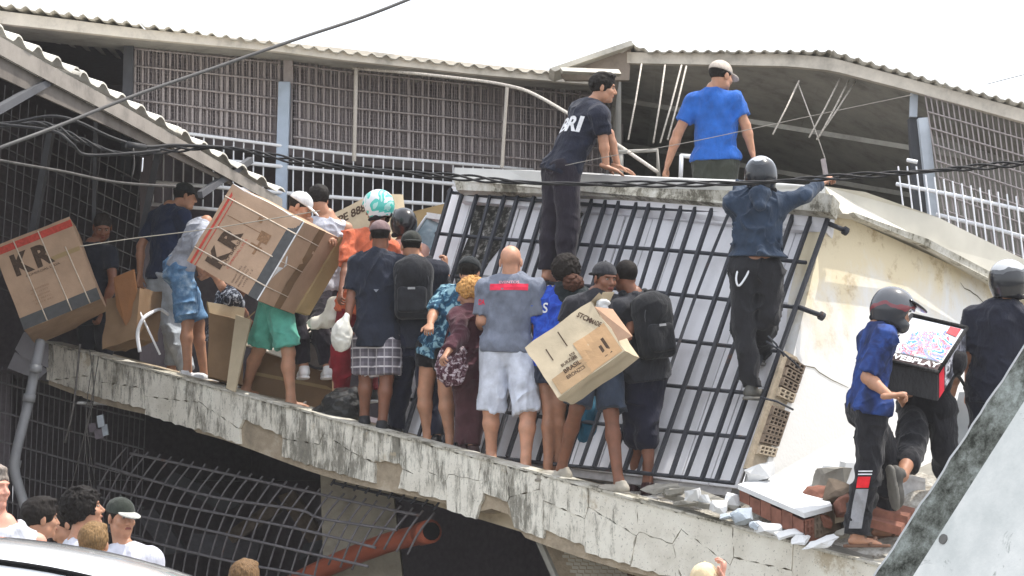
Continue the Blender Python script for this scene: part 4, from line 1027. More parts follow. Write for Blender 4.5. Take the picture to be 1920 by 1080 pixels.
m = MB(); V_ = [P(1045, 130, 25.45), P(1184, 82, 25.45), P(1180, 150, 25.45), P(1060, 150, 25.45)]; m.prism(V_, Vector((0, .1, 0))); m.build('gable_board', m_roof('8e8276', 'gable_board'), rr)
m = MB(); V_ = [P(1050, 126, 25.0), P(1160, 130, 25.0), P(1165, 138, 24.9), P(1055, 133, 24.9)]; m.prism(V_, Vector((0, .3, .02))); m.build('broken_roof_edge', M_roof, rr)
# hall interior: sloping ceiling, back wall, floor
m = MB()
for i in range(len(xs2) - 1):
    a, b = xs2[i], xs2[i + 1]; p, q = P(a, poly_at(fas_b2, a) - 4, YR(a)), P(b, poly_at(fas_b2, b) - 4, YR(b)); v = Vector((0, 7, -1.0)); m.quad(p, q, q + v, p + v)
m.build('ceiling', M_grey, rr)
m = MB(); p, q = P(1165, 90, 25.6), P(1165, 420, 25.6); r, s = P(2000, 200, 23), P(2000, 560, 23); v = Vector((0, 7, 0))
m.quad(p + v, r + v, s + v + Vector((0, 2.6, 0)), q + v); m.build('back_wall', M_grey, rr); m = MB(); m.quad(p, q, q + v, p + v); m.build('end_wall', M_grey, rr); m = MB(); m.quad(r, s, s + v, r + v); m.build('end_wall', M_grey, rr)
m = MB(); m.quad(q, s, s + v * 1.5, q + v); m.build('hall_floor', M_grey, rr)
for i in range(5):
    x = 1230 + i * 150; a = P(x, poly_at(fas_b2, x) + 0, YR(x) + .3); beamo('ceiling_joist', a + Vector((0, 0, -.05)), a + Vector((.15, 6, -1.0)), .03, .05, M_grey, rr)
for k in range(3): a, b = P(1170, 122, 25.6) + Vector((0, 1 + k * 1.6, -.20 - k * .23)), P(1900, 228, 23.3) + Vector((0, 1 + k * 1.6, -.24 - k * .23)); beamo('purlin', a, b, .04, .05, M_grey, rr)
beamo('column', P(1714, 175, YR(1714) + .05), P(1712, 220, YR(1714) + .05), .07, .07, M_colw, rr); beamo('column', P(1718, 222, YR(1714) + .15), P(1728, 420, YR(1714) + .15), .15, .15, M_colg, rr)
beamo('column', P(1730, 222, YR(1730) - .05), P(1752, 420, YR(1730) - .05), .10, .10, M_colw, rr)
beamo('post', P(1543, 298, 21.4), P(1549, 332, 21.4), .04, .04, M_grill, rr); 
m = MB(); m.tube([P(1165, 290, 22.6), P(1165, 330, 22.6)], .02, 6); m.tube([P(1160, 285, 22.6), P(1232, 282, 22.6), P(1235, 330, 22.6)], .02, 6); m.build('old_frame', M_grey, rr, True)
m = MB(); m.tube([P(1278, 290, 22.6), P(1276, 335, 22.6)], .02, 6); m.tube([P(1276, 292, 22.6), P(1300, 294, 22.6)], .02, 6); m.build('old_frame', M_whitebar, rr, True)
rods = [((1203, 120), (1178, 262)), ((1247, 122), (1225, 268)), ((1278, 122), (1238, 268)), ((1287, 124), (1252, 262)), ((1498, 152), (1449, 252)), ((1575, 148), (1517, 258)), ((1592, 150), (1536, 256)), ((1604, 153), (1531, 262)), ((1497, 158), (1548, 300))]
rl = ['leftmost hanging rod by the boy in black', 'second hanging rod from the boy in black', 'slanting rod left of the blue shirted man', 'rod nearest the blue shirted man at left', 'lone slanted rod right of the man with the cap', 'left one of three slanted rods above the climber', 'middle one of three slanted rods above the climber', 'right one of three slanted rods above the climber', 'long thin rod slanting down to the short post']
for (a, b), lb in zip(rods, rl): tag(tubeo('hanging_rod', [P(*a, 24.3), P((a[0] + b[0]) / 2 + 1, (a[1] + b[1]) / 2, 24.1), P(*b, 23.9)], .009 if lb[0] != 'l' or 'long' not in lb else .006, M_rebar, loc=P(*a, 24.3)), lb, 'metal rod', 'rods hanging from the hall roof')
# far right grille
g4 = thing('window_grille', 'coarse leaning bar grille at the right edge below the hall roof', 'window grille', P(1830, 450, 23.5), 'grille bays of the rear building')
tl, tr, bl, br = P(1735, 180, 23.7), P(1990, 250, 23.0), P(1775, 425, 23.5), P(2010, 520, 22.9)
for i in range(25):
    u = i / 24; a = tl.lerp(tr, u); b = bl.lerp(br, u); bar('bar', a, b, .0085, M_grill if i % 2 else M_grill, g4)
for k in range(9): v = k / 8; bar('cross_bar', tl.lerp(bl, v) - Vector((0, .02, 0)), tr.lerp(br, v) - Vector((0, .02, 0)), .009, M_grill, g4)
m = MB(); m.quad(*[q_ + Vector((0, 1.2, 0)) for q_ in (tl, tr, br, bl)]); m.build('dark_backing', M_grey, g4)
g5 = thing('balcony_railing', 'white railing at the right below the leaning grille', 'railing', P(1800, 430, 22.6))
for pts in ([(1680, 345), (1800, 368), (2000, 412)], [(1755, 402), (1870, 430), (2000, 468)], [(1700, 300), (1720, 304)]): tubeo('rail', [P(x, y, 22.8) for x, y in pts], .019, M_whitebar, g5, 6)
for i in range(19):
    x = 1684 + i * 17; t0 = 316 + (i * 4.0); bar('bar', P(x, t0 if i > 2 else 312, 22.8), P(x + 16, 345 + i * 4.9 + 95, 22.7), .0085, M_whitebar, g5)

# ---------------------------------------------------------------- left side building: leaning roof edge and dim grille
lb_ = thing('side_building', 'dark lean-to building at left under a slanting corrugated roof', 'building', P(100, 700, 23))
def YL(x): return 17.9 + x * .0123
le = [(-80, 12), (0, 60), (150, 142), (300, 228), (430, 304), (535, 366)]
UPB = Vector((-.75, 1.0, .36)).normalized()
def sheet(x0, x1, name):
    m = MB(); n_ = int((x1 - x0) / 4)
    for i in range(n_ + 1):
        x = x0 + (x1 - x0) * i / n_; f = ((x - x0) / 36.0) % 1.0; z = .06 * max(0, math.sin(f * math.pi * 2)) ** .6 if f < .5 else 0
        q = P(x, poly_at(le, x), YL(x) - .08) + Vector((0, 0, z))
        for s in (0, 3.2): m.v.append(q + UPB * s)
        for s in (3.2, 0): m.v.append(q + UPB * s + Vector((0, 0, -.014)))
    for i in range(n_):
        for j in range(4): a = i * 4 + j; b = i * 4 + (j + 1) % 4; m.f.append((a, b, b + 4, a + 4))
    m.f.append((3, 2, 1, 0)); m.build(name, m_light, lb_)
m_light = m_roof('d5d2c8', 'pale_corrugated_sheet')
sheet(-80, 150, 'roof_sheet'); sheet(150, 340, 'roof_sheet'); sheet(340, 535, 'roof_sheet')
def strip2(name, o1, o2, dy, th, mat):
    m = MB(); xs_ = [-80, 60, 200, 340, 460, 528]
    for a, b in zip(xs_[:-1], xs_[1:]):
        w = [P(a, poly_at(le, a) + o1(a), YL(a) + dy), P(b, poly_at(le, b) + o1(b), YL(b) + dy), P(b, poly_at(le, b) + o2(b), YL(b) + dy), P(a, poly_at(le, a) + o2(a), YL(a) + dy)]; m.prism(w, Vector((0, th, 0)))
    m.build(name, mat, lb_)
strip2('fascia_board', lambda x: 10, lambda x: 44 - x * .03, -.02, .08, m_roof('8f8982', 'brown_grey_fascia')); strip2('lower_beam', lambda x: 47 - x * .028, lambda x: 86 - x * .105, .10, .10, m_roof('6f6963', 'dark_brown_beam'))
for a, b in (((-20, 215), (95, 150)), ((375, 365), (470, 300))): beamo('brace', P(*a, YL(a[0]) + .1), P(*b, YL(b[0]) + .1), .05, .06, M_colg, lb_)
beamo('post', P(95, 250, 22.5), P(55, 470, 22.55), .06, .06, M_colg, lb_); beamo('post', P(300, 270, 23.3), P(258, 480, 23.3), .06, .06, M_colg, lb_); beamo('post', P(180, 200, 23.0), P(176, 420, 23.0), .035, .035, M_colg, lb_)
boxo('left_sky_blocker', Vector((-5.55, 18.0, P(-75, 0, 18).z)), (0, 5.0, 0), (-.15, 0, 0), (0, 0, -5.2), M_dark, lb_)  # unseen slab added to block sky light over the left carton
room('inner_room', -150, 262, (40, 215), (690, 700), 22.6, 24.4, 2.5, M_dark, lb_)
g6 = thing('lattice_grille', 'dim crooked lattice in the shade under the slanting roof at left', 'window grille', P(90, 560, 22.7))
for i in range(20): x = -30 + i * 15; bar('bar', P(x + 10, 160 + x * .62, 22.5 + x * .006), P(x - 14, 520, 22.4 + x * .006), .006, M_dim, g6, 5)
for k in range(11): y = 190 + k * 34; bar('cross_bar', P(-30, y, 22.4), P(262, y + 150 - k * 5, 24.0), .0065, M_dim, g6, 5)

# ---------------------------------------------------------------- foreground broken parapet (right) and overhead cables
fg = thing('leaning_wall_slab', 'pale plastered wall slab with blackened edge leaning across the lower right corner', 'wall', P(1850, 1080, 12.6))
Yf_ = 12.6
e0, e1_ = P(1606, 1130, Yf_ + .36), P(1962, 586, Yf_ + .02); i0, i1 = P(1680, 1130, Yf_ + .22), P(1982, 655, Yf_ - .12)
m = MB(); nseg = 26; r3 = random.Random(5)
top_pts = [e0.lerp(e1_, i / nseg) + Vector((r3.uniform(-.004, .004), 0, r3.uniform(-.004, .004))) for i in range(nseg + 1)]; bot_pts = [i0.lerp(i1, i / nseg) for i in range(nseg + 1)]
for i in range(nseg): m.quad(top_pts[i], top_pts[i + 1], bot_pts[i + 1], bot_pts[i])
bk_ = Vector((.55, .6, -.5))
for i in range(nseg): m.quad(top_pts[i], top_pts[i] + bk_, top_pts[i + 1] + bk_, top_pts[i + 1])
m.build('slab_edge', M_pe, fg)
m = MB()
for i in range(nseg): m.quad(top_pts[i] + Vector((-.004, -.004, .004)), top_pts[i + 1] + Vector((-.004, -.004, .004)), top_pts[i + 1] + Vector((.003, -.005, -.004)), top_pts[i] + Vector((.003, -.005, -.004)))
m.build('arris_highlight', M_plaster, fg)  # pale strip painted along the edge to imitate its sunlit line
m = MB(); fo = (i1 - i0).cross(P(2300, 1200, Yf_ - 1.3) - i0).normalized(); fo = fo if fo.y < 0 else -fo
def facept(x, y, off):
    o = Vector((0, 0, CAMZ)); d = P(x, y, 10) - o; t = (i0 - o).dot(fo) / d.dot(fo); return o + d * t + fo * off
m.prism([i0, i1, facept(2300, 660, 0), facept(2300, 1200, 0), facept(1650, 1200, 0)], -fo * .3); m.build('slab_face', M_pf, fg)
hc_ = P(1769, 1011, Yf_ - .33); tag(None, None) if False else None
m = MB(); m.tube([facept(1769, 1011, -.02), facept(1769, 1011, .003)], .019, 12); m.build('drilled_hole', M_black, fg)
m = MB(); m.tube([facept(1769, 1011, .0), facept(1769, 1011, .006)], .027, 12); m.build('hole_rim', plain('6b6a66', .9), fg)
def cable(pts, r, label, mat=M_cable, n=8): return tag(tubeo('overhead_cable', bez([P(x, y, Y) for x, y, Y in pts], n), r, mat, loc=P(*pts[0])), label, 'cable', 'cables crossing in front of the buildings')
cable([(-60, 300, 11), (0, 277, 11), (120, 232, 11.2), (250, 180, 11.4), (400, 128, 11.6), (560, 72, 11.8), (700, 25, 12), (860, -40, 12.2)], .0085, 'thick straight black cable rising from the left edge to the top', plain('5c5a58', .4, name='sun_highlight_cable'))  # lighter grey stands in for the sun's highlight on black plastic
base = [(-60, 238), (0, 236), (80, 232), (150, 262), (230, 288), (330, 280), (430, 278), (560, 302), (700, 318), (860, 332), (1000, 343), (1200, 345), (1400, 343), (1540, 334), (1700, 324), (1800, 316), (1920, 306), (1990, 300)]
for s in range(3):
    pts = []; ph = s * 2.094
    B_ = bez([P(x, y, 14.0) for x, y in base], 14); out = []
    for i, p in enumerate(B_):
        a = ph + i * .42; rr_ = .011 + .006 * math.sin(i * .21); out.append(p + Vector((0, math.cos(a) * rr_, math.sin(a) * rr_)))
    tag(tubeo('overhead_cable', out, .0068, M_cable, loc=out[0], sides=6), ['twisted bundle strand on top, crossing the whole picture at the coping', 'middle strand of the twisted cable bundle across the coping', 'lowest strand of the twisted cable bundle across the coping'][s], 'cable', 'cables crossing in front of the buildings')
cable([(-60, 232, 13.6), (20, 230, 13.6), (90, 218, 13.6), (140, 226, 13.6), (210, 258, 13.7), (270, 275, 13.8), (330, 272, 13.9), (420, 276, 14)], .009, 'cable arching up at the left edge before joining the bundle')
cable([(-60, 225, 13.3), (10, 234, 13.3), (100, 246, 13.3), (135, 270, 13.3), (160, 290, 13.4), (240, 288, 13.5), (300, 282, 13.6)], .009, 'cable looping down below the arching one at left')
cable([(-60, 290, 15), (40, 308, 15), (120, 322, 15.1), (220, 342, 15.2), (330, 350, 15.3)], .009, 'low grey cable below the roof edge at left', M_cable2)
cable([(150, 462, 19.5), (250, 447, 19.5), (400, 428, 19.4), (600, 395, 19.3)], .004, 'thin pale string drawn across both printed cartons', plain('9a9488', .7))
cable([(1060, 310, 19.4), (1160, 290, 19.5), (1300, 265, 19.8), (1500, 222, 20.2), (1710, 178, 20.6)], .003, 'hair thin wire rising behind the blue shirt to the roof', plain('7d7973', .7))
cable([(1850, 158, 24), (1920, 140, 24), (2000, 122, 24)], .004, 'faint wire in the sky at the upper right')
# roofline clamp on bundle at left
cl = thing('cable_clamp', 'frayed taped splice on the cable bundle under the left roof', 'cable splice', P(265, 275, 13.7)); tubeo('tape_wrap', [P(238, 272, 13.72), P(272, 278, 13.8)], .022, M_cable, cl, 8); tubeo('loose_end', bez([P(250, 278, 13.7), P(252, 310, 13.7), P(248, 330, 13.7)], 4), .004, M_cable2, cl, 5); tubeo('loose_end', bez([P(268, 296, 13.7), P(267, 312, 13.7), P(266, 322, 13.7)], 4), .004, M_whitebar, cl, 5)
# ---------------------------------------------------------------- printed cloth materials
def m_plaid():
    n = N('grey_plaid_cloth'); sx = n.add('ShaderNodeSeparateXYZ'); n.ln(n.c.outputs['Object'], sx.inputs[0])
    def stripes(o, f, w): return n.math('LESS_THAN', n.math('FRACT', n.math('MULTIPLY', o, f)), w)
    h = stripes(sx.outputs[2], 13, .16); h2 = stripes(n.math('ADD', sx.outputs[2], .03), 13, .35); v = stripes(sx.outputs[0], 15, .14); v2 = stripes(n.math('ADD', sx.outputs[0], .03), 15, .4)
    c = n.mix(n.math('MULTIPLY', h2, .5), rgb('77727a'), rgb('4f4b52')); c = n.mix(n.math('MULTIPLY', v2, .5), c, rgb('4f4b52')); c = n.mix(h, c, rgb('c9c4c6')); c = n.mix(n.math('MULTIPLY', v, .7), c, rgb('b5b0b2')); n.col(c).set(.9); n.bump(n.noise(25, 3), .3, .01); return n.m
def m_denim():
    n = N('worn_denim'); f = n.noise(8, 5, .65); n.col(n.ramp(f, [(.30, rgb('3a5878')), (.52, rgb('5b80a4')), (.70, rgb('9fb7cc'))])).set(.9); n.bump(n.noise(40, 3), .4, .008); return n.m
def m_patch(a, b, c, sc=16, name='patterned_cloth'):
    n = N(name); f = n.noise(sc, 3, .6, dist=.8); n.col(n.ramp(f, [(.38, rgb(a)), (.50, rgb(b)), (.60, rgb(c))])).set(.85); n.bump(n.noise(25, 3), .4, .01); return n.m
def m_helm(a, b, c, sc=7, rough=.25, name='painted_helmet'):
    n = N(name); f = n.noise(sc, 2, .5, dist=1.5); r = n.add('ShaderNodeValToRGB'); r.color_ramp.interpolation = 'CONSTANT'; e = r.color_ramp.elements; e.new(.5)
    for i, (p, cc) in enumerate(((0, a), (.46, b), (.58, c))): e[i].position = p; e[i].color = rgb(cc)
    n.ln(f, r.inputs[0]); n.col(r.outputs[0]).set(rough, coat=.6); return n.m
def m_helm2(top, low, acc, out='Z', at=.55, name='two_tone_helmet', rough=.22):
    n = N(name); sx = n.add('ShaderNodeSeparateXYZ'); n.ln(n.c.outputs['Generated'], sx.inputs[0]); f = n.math('ADD', sx.outputs[out], n.math('MULTIPLY', n.math('SUBTRACT', n.noise(6, 2), .5), .5))
    r = n.add('ShaderNodeValToRGB'); r.color_ramp.interpolation = 'CONSTANT'; e = r.color_ramp.elements; e.new(.5); e[0].position = 0; e[0].color = rgb(low); e[1].position = at; e[1].color = rgb(acc); e[2].position = at + .10; e[2].color = rgb(top)
    n.ln(f, r.inputs[0]); n.col(r.outputs[0]).set(rough, coat=.5); return n.m
M_whiteprint = plain('e4e4e6', .8, name='white_print', bump=0); M_redprint = plain('d8304c', .8, name='red_print', bump=0); M_blackprint = plain('2a2420', .85, name='black_print', bump=0)
# --- three on the wall top
r = person('person in black printed shirt leaning both hands on the wall top, looking right', 20.25, (1112, 196), (1052, 318), yaw=58, hyaw=92, hpitch=-8, head=(1131, 165), sk='tan', hair=('short', '1a1512'), k=1.0, bw=1.12, kleg=1.15,
    eb=(1131, 262), wb=(1137, 313), ea=(1148, 255, 1), wa=(1160, 318, 1), db=(.9, .0, -.35), nb=(0, 0, -1), cb=8, da=(.9, .1, -.35), na=(0, 0, -1), ca=8,
    ka=(1036, 422, -1), aa=(1026, 508, 0), kb=(1066, 425, -1), ab=(1060, 505, 0), fya=30, fyb=40, top='252835', bottom='2a262e', blen=1.97, loose=1.7, shoes=('bare', '', ''), sleeve=.75, eyes=True, seed=3, fold=.005, hem=.06)
bv = r['bvh']; sp, la, bk = r['spine'], r['lat'], -r['fr'][1]
cc = r['neck'] - sp * .20 + bk * .12 + la * .022; lettering('printed_text', 'BRI', cc, r['fr'][0], sp, .25, .135, M_whiteprint, r['root'], .03, bv)
r = person('person in bright blue shirt and pale cap standing behind the wall top', 20.6, (1338, 172), (1342, 305), yaw=8, hyaw=52, hpitch=-10, head=(1352, 143), sk='tan', hair=('buzz', '18130f'), cap=(cloth('b8ada2'), cloth('c3b8ad')), k=1.03, bw=.95,
    ea=(1271, 250), wa=(1252, 308), eb=(1398, 235), wb=(1411, 288), ka=(1325, 400), aa=(1322, 480), kb=(1360, 400), ab=(1364, 480), top='2b60b0', bottom='3c3f38', blen=1.95, sleeve=.62, seed=5, hem=-.01, fold=.007)
def hm(a, full, v): return (a, full, v)
VIS = plain('16181c', .12, name='dark_visor', coat=.8, bump=0)
r = person('person in navy jacket and helmet climbing up the bar grille', 18.5, (1424, 362), (1420, 505), bw=.98, yaw=4, head=(1427, 331), hyaw=12, hpitch=-5, sk='tan', hair=None, helmet=((m_helm2('a9acb0', '1d2026', '34383e', 'Z', .74, 'chrome_black_helmet'), VIS), True, 'none'), k=1.02,
    ea=(1384, 372, 1), wa=(1398, 345, 1), eb=(1507, 366), wb=(1543, 342, 1), ka=(1393, 620, 0), aa=(1411, 726, 0), kb=(1441, 588, 0), ab=(1422, 662, 1), fya=40, fyb=20, top='333f50', bottom='28282b', blen=1.97, loose=1.2, shoes=('shoe', '55544f', '7a7872'), sleeve=1.85, seed=8, hem=-.085, fold=.011, kleg=.97)
m = MB(); q = r['pel'] - r['lat'] * .14; m.tube(bez([q + np.array([0, -.10, .03]), q + np.array([-.03, -.12, -.08]), q + np.array([-.01, -.13, -.14]), q + np.array([.05, -.12, -.06]), q + np.array([.07, -.1, .0])], 5), .008, 6); m.build('belt_chain', M_whitebar, r['root'], True)
S = SD(.01); S.seg(r['neck'] - r['spine'] * .03 - r['fr'][1] * .09, r['neck'] - r['spine'] * .10 - r['fr'][1] * .13, .085, .05, k=.03); S.disp = folds(.006, 2, .06); mk('jacket_hood', S.mesh(), cloth('333f50'), r['root'], True)
S = SD(.011); q = r['pel'] + r['spine'] * .095; S.seg(q, q + r['spine'] * .03, .150, .146, u=r['lat'], sv=.72, fa=True, fb=True); mk('shirt_hem', S.mesh(), cloth('cfd0d0'), r['root'], True)
# --- left group
person('person with shaved head crouching in the dark behind the left printed carton', 22.9, (172, 462), (178, 590), yaw=196, hyaw=165, hpitch=-30, head=(192, 425), sk='brown', hair=('buzz', '2a2320'), k=1.02, ea=(140, 540, -1), wa=(110, 560, -1), eb=(212, 530, -1), wb=(190, 590, -1),
    ka=(165, 660), aa=(168, 740), kb=(195, 660), ab=(198, 740), top='202430', bottom='20222a', blen=1.95, eyes=True, seed=2)
r = person('person in navy shirt, dark cap and light grey trousers at the far left, back turned', None, (318, 392), (308, 520), gs=.75, yaw=38, hyaw=72, hpitch=-8, head=(347, 368), sk='tan', hair=('short', '17120f'), cap=(cloth('1f2326'), cloth('1b1e21')), k=1.0, bw=1.05,
    ea=(264, 462), wa=(262, 518, -1), eb=(352, 462, 1), wb=(372, 500, 1), ka=(318, 605), aa=(352, 685), kb=(330, 603), ab=(322, 700), fya=60, fyb=60, top='1f2a44', bottom='a4abb2', blen=1.93, loose=1.9, shoes=('sandal', '444444', '666666'), seed=12, sleeve=.7, hem=.03)
r = person('person in grey shirt and torn denim shorts bending under the raised carton', None, (384, 420), (336, 505), gs=.35, yaw=62, hyaw=80, hpitch=-20, head=(432, 436, .1), sk='tan', k=.97, ea=(352, 470, -1), wa=(392, 530, -1), eb=(372, 478, -1), wb=(435, 562, -1), da=(.8, -.2, .5), ca=20, cb=20,
    ka=(372, 605), aa=(384, 690, 0, .3), kb=(352, 603), ab=(352, 690), fya=75, fyb=80, top='9a9ea8', bottom=m_denim(), blen=.96, loose=1.5, shoes=('shoe', 'dcdcde', 'e6e6e6'), seed=14, sleeve=.75, hem=.02, fold=.009)
r = person('person in white cap and green shorts holding up the big printed carton', None, (572, 428), (517, 555), gs=.22, yaw=72, hyaw=95, hpitch=-28, head=(563, 388), sk='tan', hair=('buzz', '1d1814'), cap=(cloth('c9cbcd'), cloth('d6d8da')), k=1.02, eyes=True,
    ea=(520, 480, -1), wa=(560, 520, -1), eb=(612, 470, 1), wb=(607, 447, -1), db=(.5, -.4, -.1), nb=(0, .3, -1), cb=40, ka=(486, 655), aa=(462, 722, 0, .1), kb=(541, 660), ab=(546, 745), fya=50, fyb=70, top='c6c9c8', bottom='5fac9a', blen=.90, loose=2.0, shoes=('sandal', '6a6560', '8a857e'), seed=15, sleeve=.65, bw=.95)
r = person('person in grey tank top with dark hair behind the white cap', 21.7, (614, 408), (600, 545), yaw=-12, hyaw=-30, hpitch=-12, head=(597, 374), sk='tan', hair=('short', '1a1613'), k=1.0, tank=True, eb=(657, 462), wb=(652, 508, -1), ea=(575, 450, 1), wa=(570, 490, 1),
    ka=(556, 600, -1), aa=(570, 690), kb=(598, 605, -1), ab=(615, 690), top='b7bac4', bottom='26222b', blen=1.9, loose=1.5, seed=16, shoes=('shoe', 'dddddd', 'eeeeee'))
teal = m_helm('d4d8da', '4cbcae', 'a4d4cc', 6, .25, 'teal_white_helmet')
r = person('person in open teal and white helmet and orange shirt facing left', 21.15, (700, 440), (672, 575), yaw=-25, hyaw=-62, hpitch=-12, head=(708, 382), sk='brown', hair=None, helmet=((teal, teal), False, 'none'), eyes=True, k=1.0, bw=1.08, ea=(650, 500, -1), wa=(640, 545, -1), eb=(735, 500, 1), wb=(735, 545, 1),
    ka=(640, 650), aa=(641, 735), kb=(690, 650), ab=(695, 735), top='c8694a', bottom='7a1c26', blen=1.9, loose=1.5, seed=18, sleeve=.9, hem=.08, fold=.010)
r = person('person in black helmet with goggles and pink top behind the brown cap', 21.6, (754, 458), (758, 590), yaw=-5, hyaw=-20, head=(756, 420), sk='brown', hair=None, helmet=((plain('1b1b1f', .25, name='black_gloss_helmet', coat=.5), VIS), False, 'up'), k=.95, top='d3a79a', bottom='2a2a30', blen=1.9, seed=19)
person('person in dark striped top stooping behind the open brown carton', 22.1, (432, 545), (415, 625), yaw=70, hyaw=80, hpitch=-30, head=(452, 530), sk='brown', hair=('short', '17120f'), k=.95, ea=(445, 590, -1), wa=(450, 610, -1), eb=(455, 585, 1), wb=(465, 600, 1), ka=(430, 665), aa=(420, 720), kb=(440, 665), ab=(435, 722), top=m_patch('1c2028', '2a3040', 'a9b0bc', 26, 'dark_net_print'), bottom='23232b', blen=1.9, seed=61)
# --- middle group
cap_br = (cloth('756262'), cloth('756262'))
r = person('person in black work shirt and grey plaid shorts with brown cap, back turned', None, (712, 478), (706, 632), gs=.16, yaw=4, hyaw=2, head=(713, 442), sk='brown', hair=('buzz', '14100e'), cap=cap_br, k=1.0, bw=1.10, ea=(660, 548), wa=(652, 600, -1), eb=(752, 560, 1), wb=(755, 600, 1), da=(0, -.1, -1),
    ka=(686, 705), aa=(683, 782), kb=(725, 708), ab=(717, 785), fya=-8, fyb=12, top='272b37', bottom=m_plaid(), blen=.93, loose=2.2, shoes=('shoe', '2b2b2e', 'dddddd'), seed=21, sleeve=.88, hem=.09, fold=.008)
bv = r['bvh']; m = MB(); c = r['neck'] - r['spine'] * .30 - r['fr'][1] * .14; L_ = r['lat']; U = r['spine']
for pts in ([c - L_ * .02, c + L_ * .02, c - U * .022],): m.prism([Vector(p) for p in pts], -r['fr'][1] * .02)
m.build('shirt_logo', plain('8b8f98', .6), r['root'])
r12 = person('person in black cap wearing a black backpack beside the plaid shorts', None, (782, 492), (782, 632), gs=.42, yaw=6, hyaw=-8, hpitch=-8, head=(771, 462), sk='tan', hair=('buzz', '14100e'), cap=(cloth('2a2c28'), cloth('1d1f1c'), 'back'), k=1.0, ea=(742, 560), wa=(745, 610, 1), eb=(836, 548, 1), wb=(836, 505, 1), db=(0, .1, 1), cb=50,
    ka=(752, 715), aa=(742, 800), kb=(800, 712), ab=(818, 800), fya=-5, fyb=20, top='292b35', bottom='232534', blen=1.96, loose=1.8, shoes=('shoe', '1c1c1e', '333333'), seed=23, sleeve=.75)
backpack(r12, 'black backpack with small grey logo on the capped man by the grille', '26272b', size=(.155, .085, .235), drop=.25)
r = person('person in dark beanie and navy patterned shirt leaning left in black shorts', None, (868, 545), (822, 655), gs=.35, yaw=38, hyaw=20, hpitch=-15, head=(881, 512), sk='tan', hair=('short', '17130f'), cap=None, k=.96, ea=(812, 588, -1), wa=(806, 610, -1), eb=(880, 600, 1), wb=(870, 640, 1), ca=60,
    ka=(797, 735), aa=(802, 812), kb=(836, 735), ab=(845, 825), fya=20, fyb=30, top=m_patch('1d3a50', '24506a', '8fb4c0', 14, 'navy_leaf_print'), bottom='18161a', blen=.45, loose=1.4, shoes=('bare', '', ''), seed=25, sleeve=.9, kleg=1.12, fold=.008)
S = SD(.008); T = head_local(r['hc'], r['A']); S.ell(T(0, -.016, .045), r['A'], (.093, .112, .090)); S.cut(T(0, 0, .025), -(r['A'][2] + r['A'][1] * .15)); S.disp = curls(.002, 3, .02); mk('knit_beanie', S.mesh(), cloth('24282a'), r['root'], True)
r = person('person with curly ginger hair in maroon blouse and trousers, facing left', None, (888, 578), (880, 690), gs=.25, yaw=-42, hyaw=-75, hpitch=-14, head=(881, 550), sk='tan', hair=('curly', 'b98a52'), eyes=True, k=.95, ea=(862, 632, -1), wa=(838, 662, -1), eb=(915, 630, 1), wb=(905, 660, 1),
    ka=(872, 752), aa=(866, 826), kb=(897, 748), ab=(886, 828), fya=-20, fyb=-20, top='4a2b33', bottom='4a3034', blen=1.95, loose=1.6, shoes=('shoe', '3a2a2a', '554444'), seed=27, sleeve=1.75, kleg=1.05, fold=.008)
hb = thing('handbag', 'crumpled maroon and silver patterned handbag hanging at the ginger haired person', 'handbag', P(848, 715, r['pel'][1] - .2)); S = SD(.009); a = P(848, 680, r['pel'][1] - .2); S.rbox(a, np.eye(3), (.10, .055, .13), .05); S.seg(a - Vector((0, 0, .05)), a - Vector((0, 0, .10)), .10, .09, sv=.5, u=(1, 0, 0), k=.05); S.disp = folds(.010, 4, .07)
mk('bag_body', S.mesh(), m_patch('3a1f28', '6b4a54', 'c9bec4', 30, 'sequin_pattern'), hb, True); tubeo('bag_strap', bez([a + Vector((-.07, 0, .11)), a + Vector((-.02, -.03, .28)), a + Vector((.06, 0, .35)), a + Vector((.09, .02, .10))], 5), .010, cloth('3a1f28'), hb)
r = person('bald person in grey shirt with red print and white shorts, back turned', None, (957, 522), (951, 655), gs=.22, yaw=4, hyaw=8, head=(958, 490), sk='light', hair=None, k=1.06, bw=1.06, ea=(903, 600), wa=(902, 616, 1), eb=(1010, 600), wb=(1005, 640, 1), da=(.7, .5, 0), ca=40,
    ka=(921, 770), aa=(921, 842), kb=(990, 775), ab=(986, 860), fya=-12, fyb=12, top='747a88', bottom='cdd2de', blen=.98, loose=1.6, shoes=('sandal', '2e2a28', '3a3634'), seed=29, sleeve=.82, hem=.03, fold=.007, kleg=1.08)
bv = r['bvh']; cc = r['neck'] - r['spine'] * .055 - r['fr'][1] * .1; lettering('printed_text', 'NATUREZA', cc, r['fr'][0], r['spine'], .27, .042, M_redprint, r['root'], .03, bv) if False else None
m = MB(); V = []
for i in range(9):
    for j in range(3):
        q = Vector(r['neck'] - r['spine'] * (.052 + .026 * j) + r['fr'][0] * (-.15 + .0375 * i)); bkv = Vector(-r['fr'][1]); h = bv.ray_cast(q + bkv * .4, -bkv, .7); V.append((h[0] + bkv * .004) if h[0] else q)
F = [(i * 3 + j, (i + 1) * 3 + j, (i + 1) * 3 + j + 1, i * 3 + j + 1) for i in range(8) for j in range(2)]
mk('shoulder_print', (V, F), M_redprint, r['root'])
lettering('printed_text', 'EVENTOS', r['neck'] - r['spine'] * .040 - r['fr'][1] * .1, r['fr'][0], r['spine'], .16, .022, plain('d9a0aa', .8, bump=0), r['root'], .02, bv, off=.006)
lettering('sleeve_print', 'DA', r['sh'][0] - np.array([.02, 0, .12]) - r['fr'][1] * .1, r['fr'][0], r['spine'], .05, .045, M_redprint, r['root'], .03, bv)
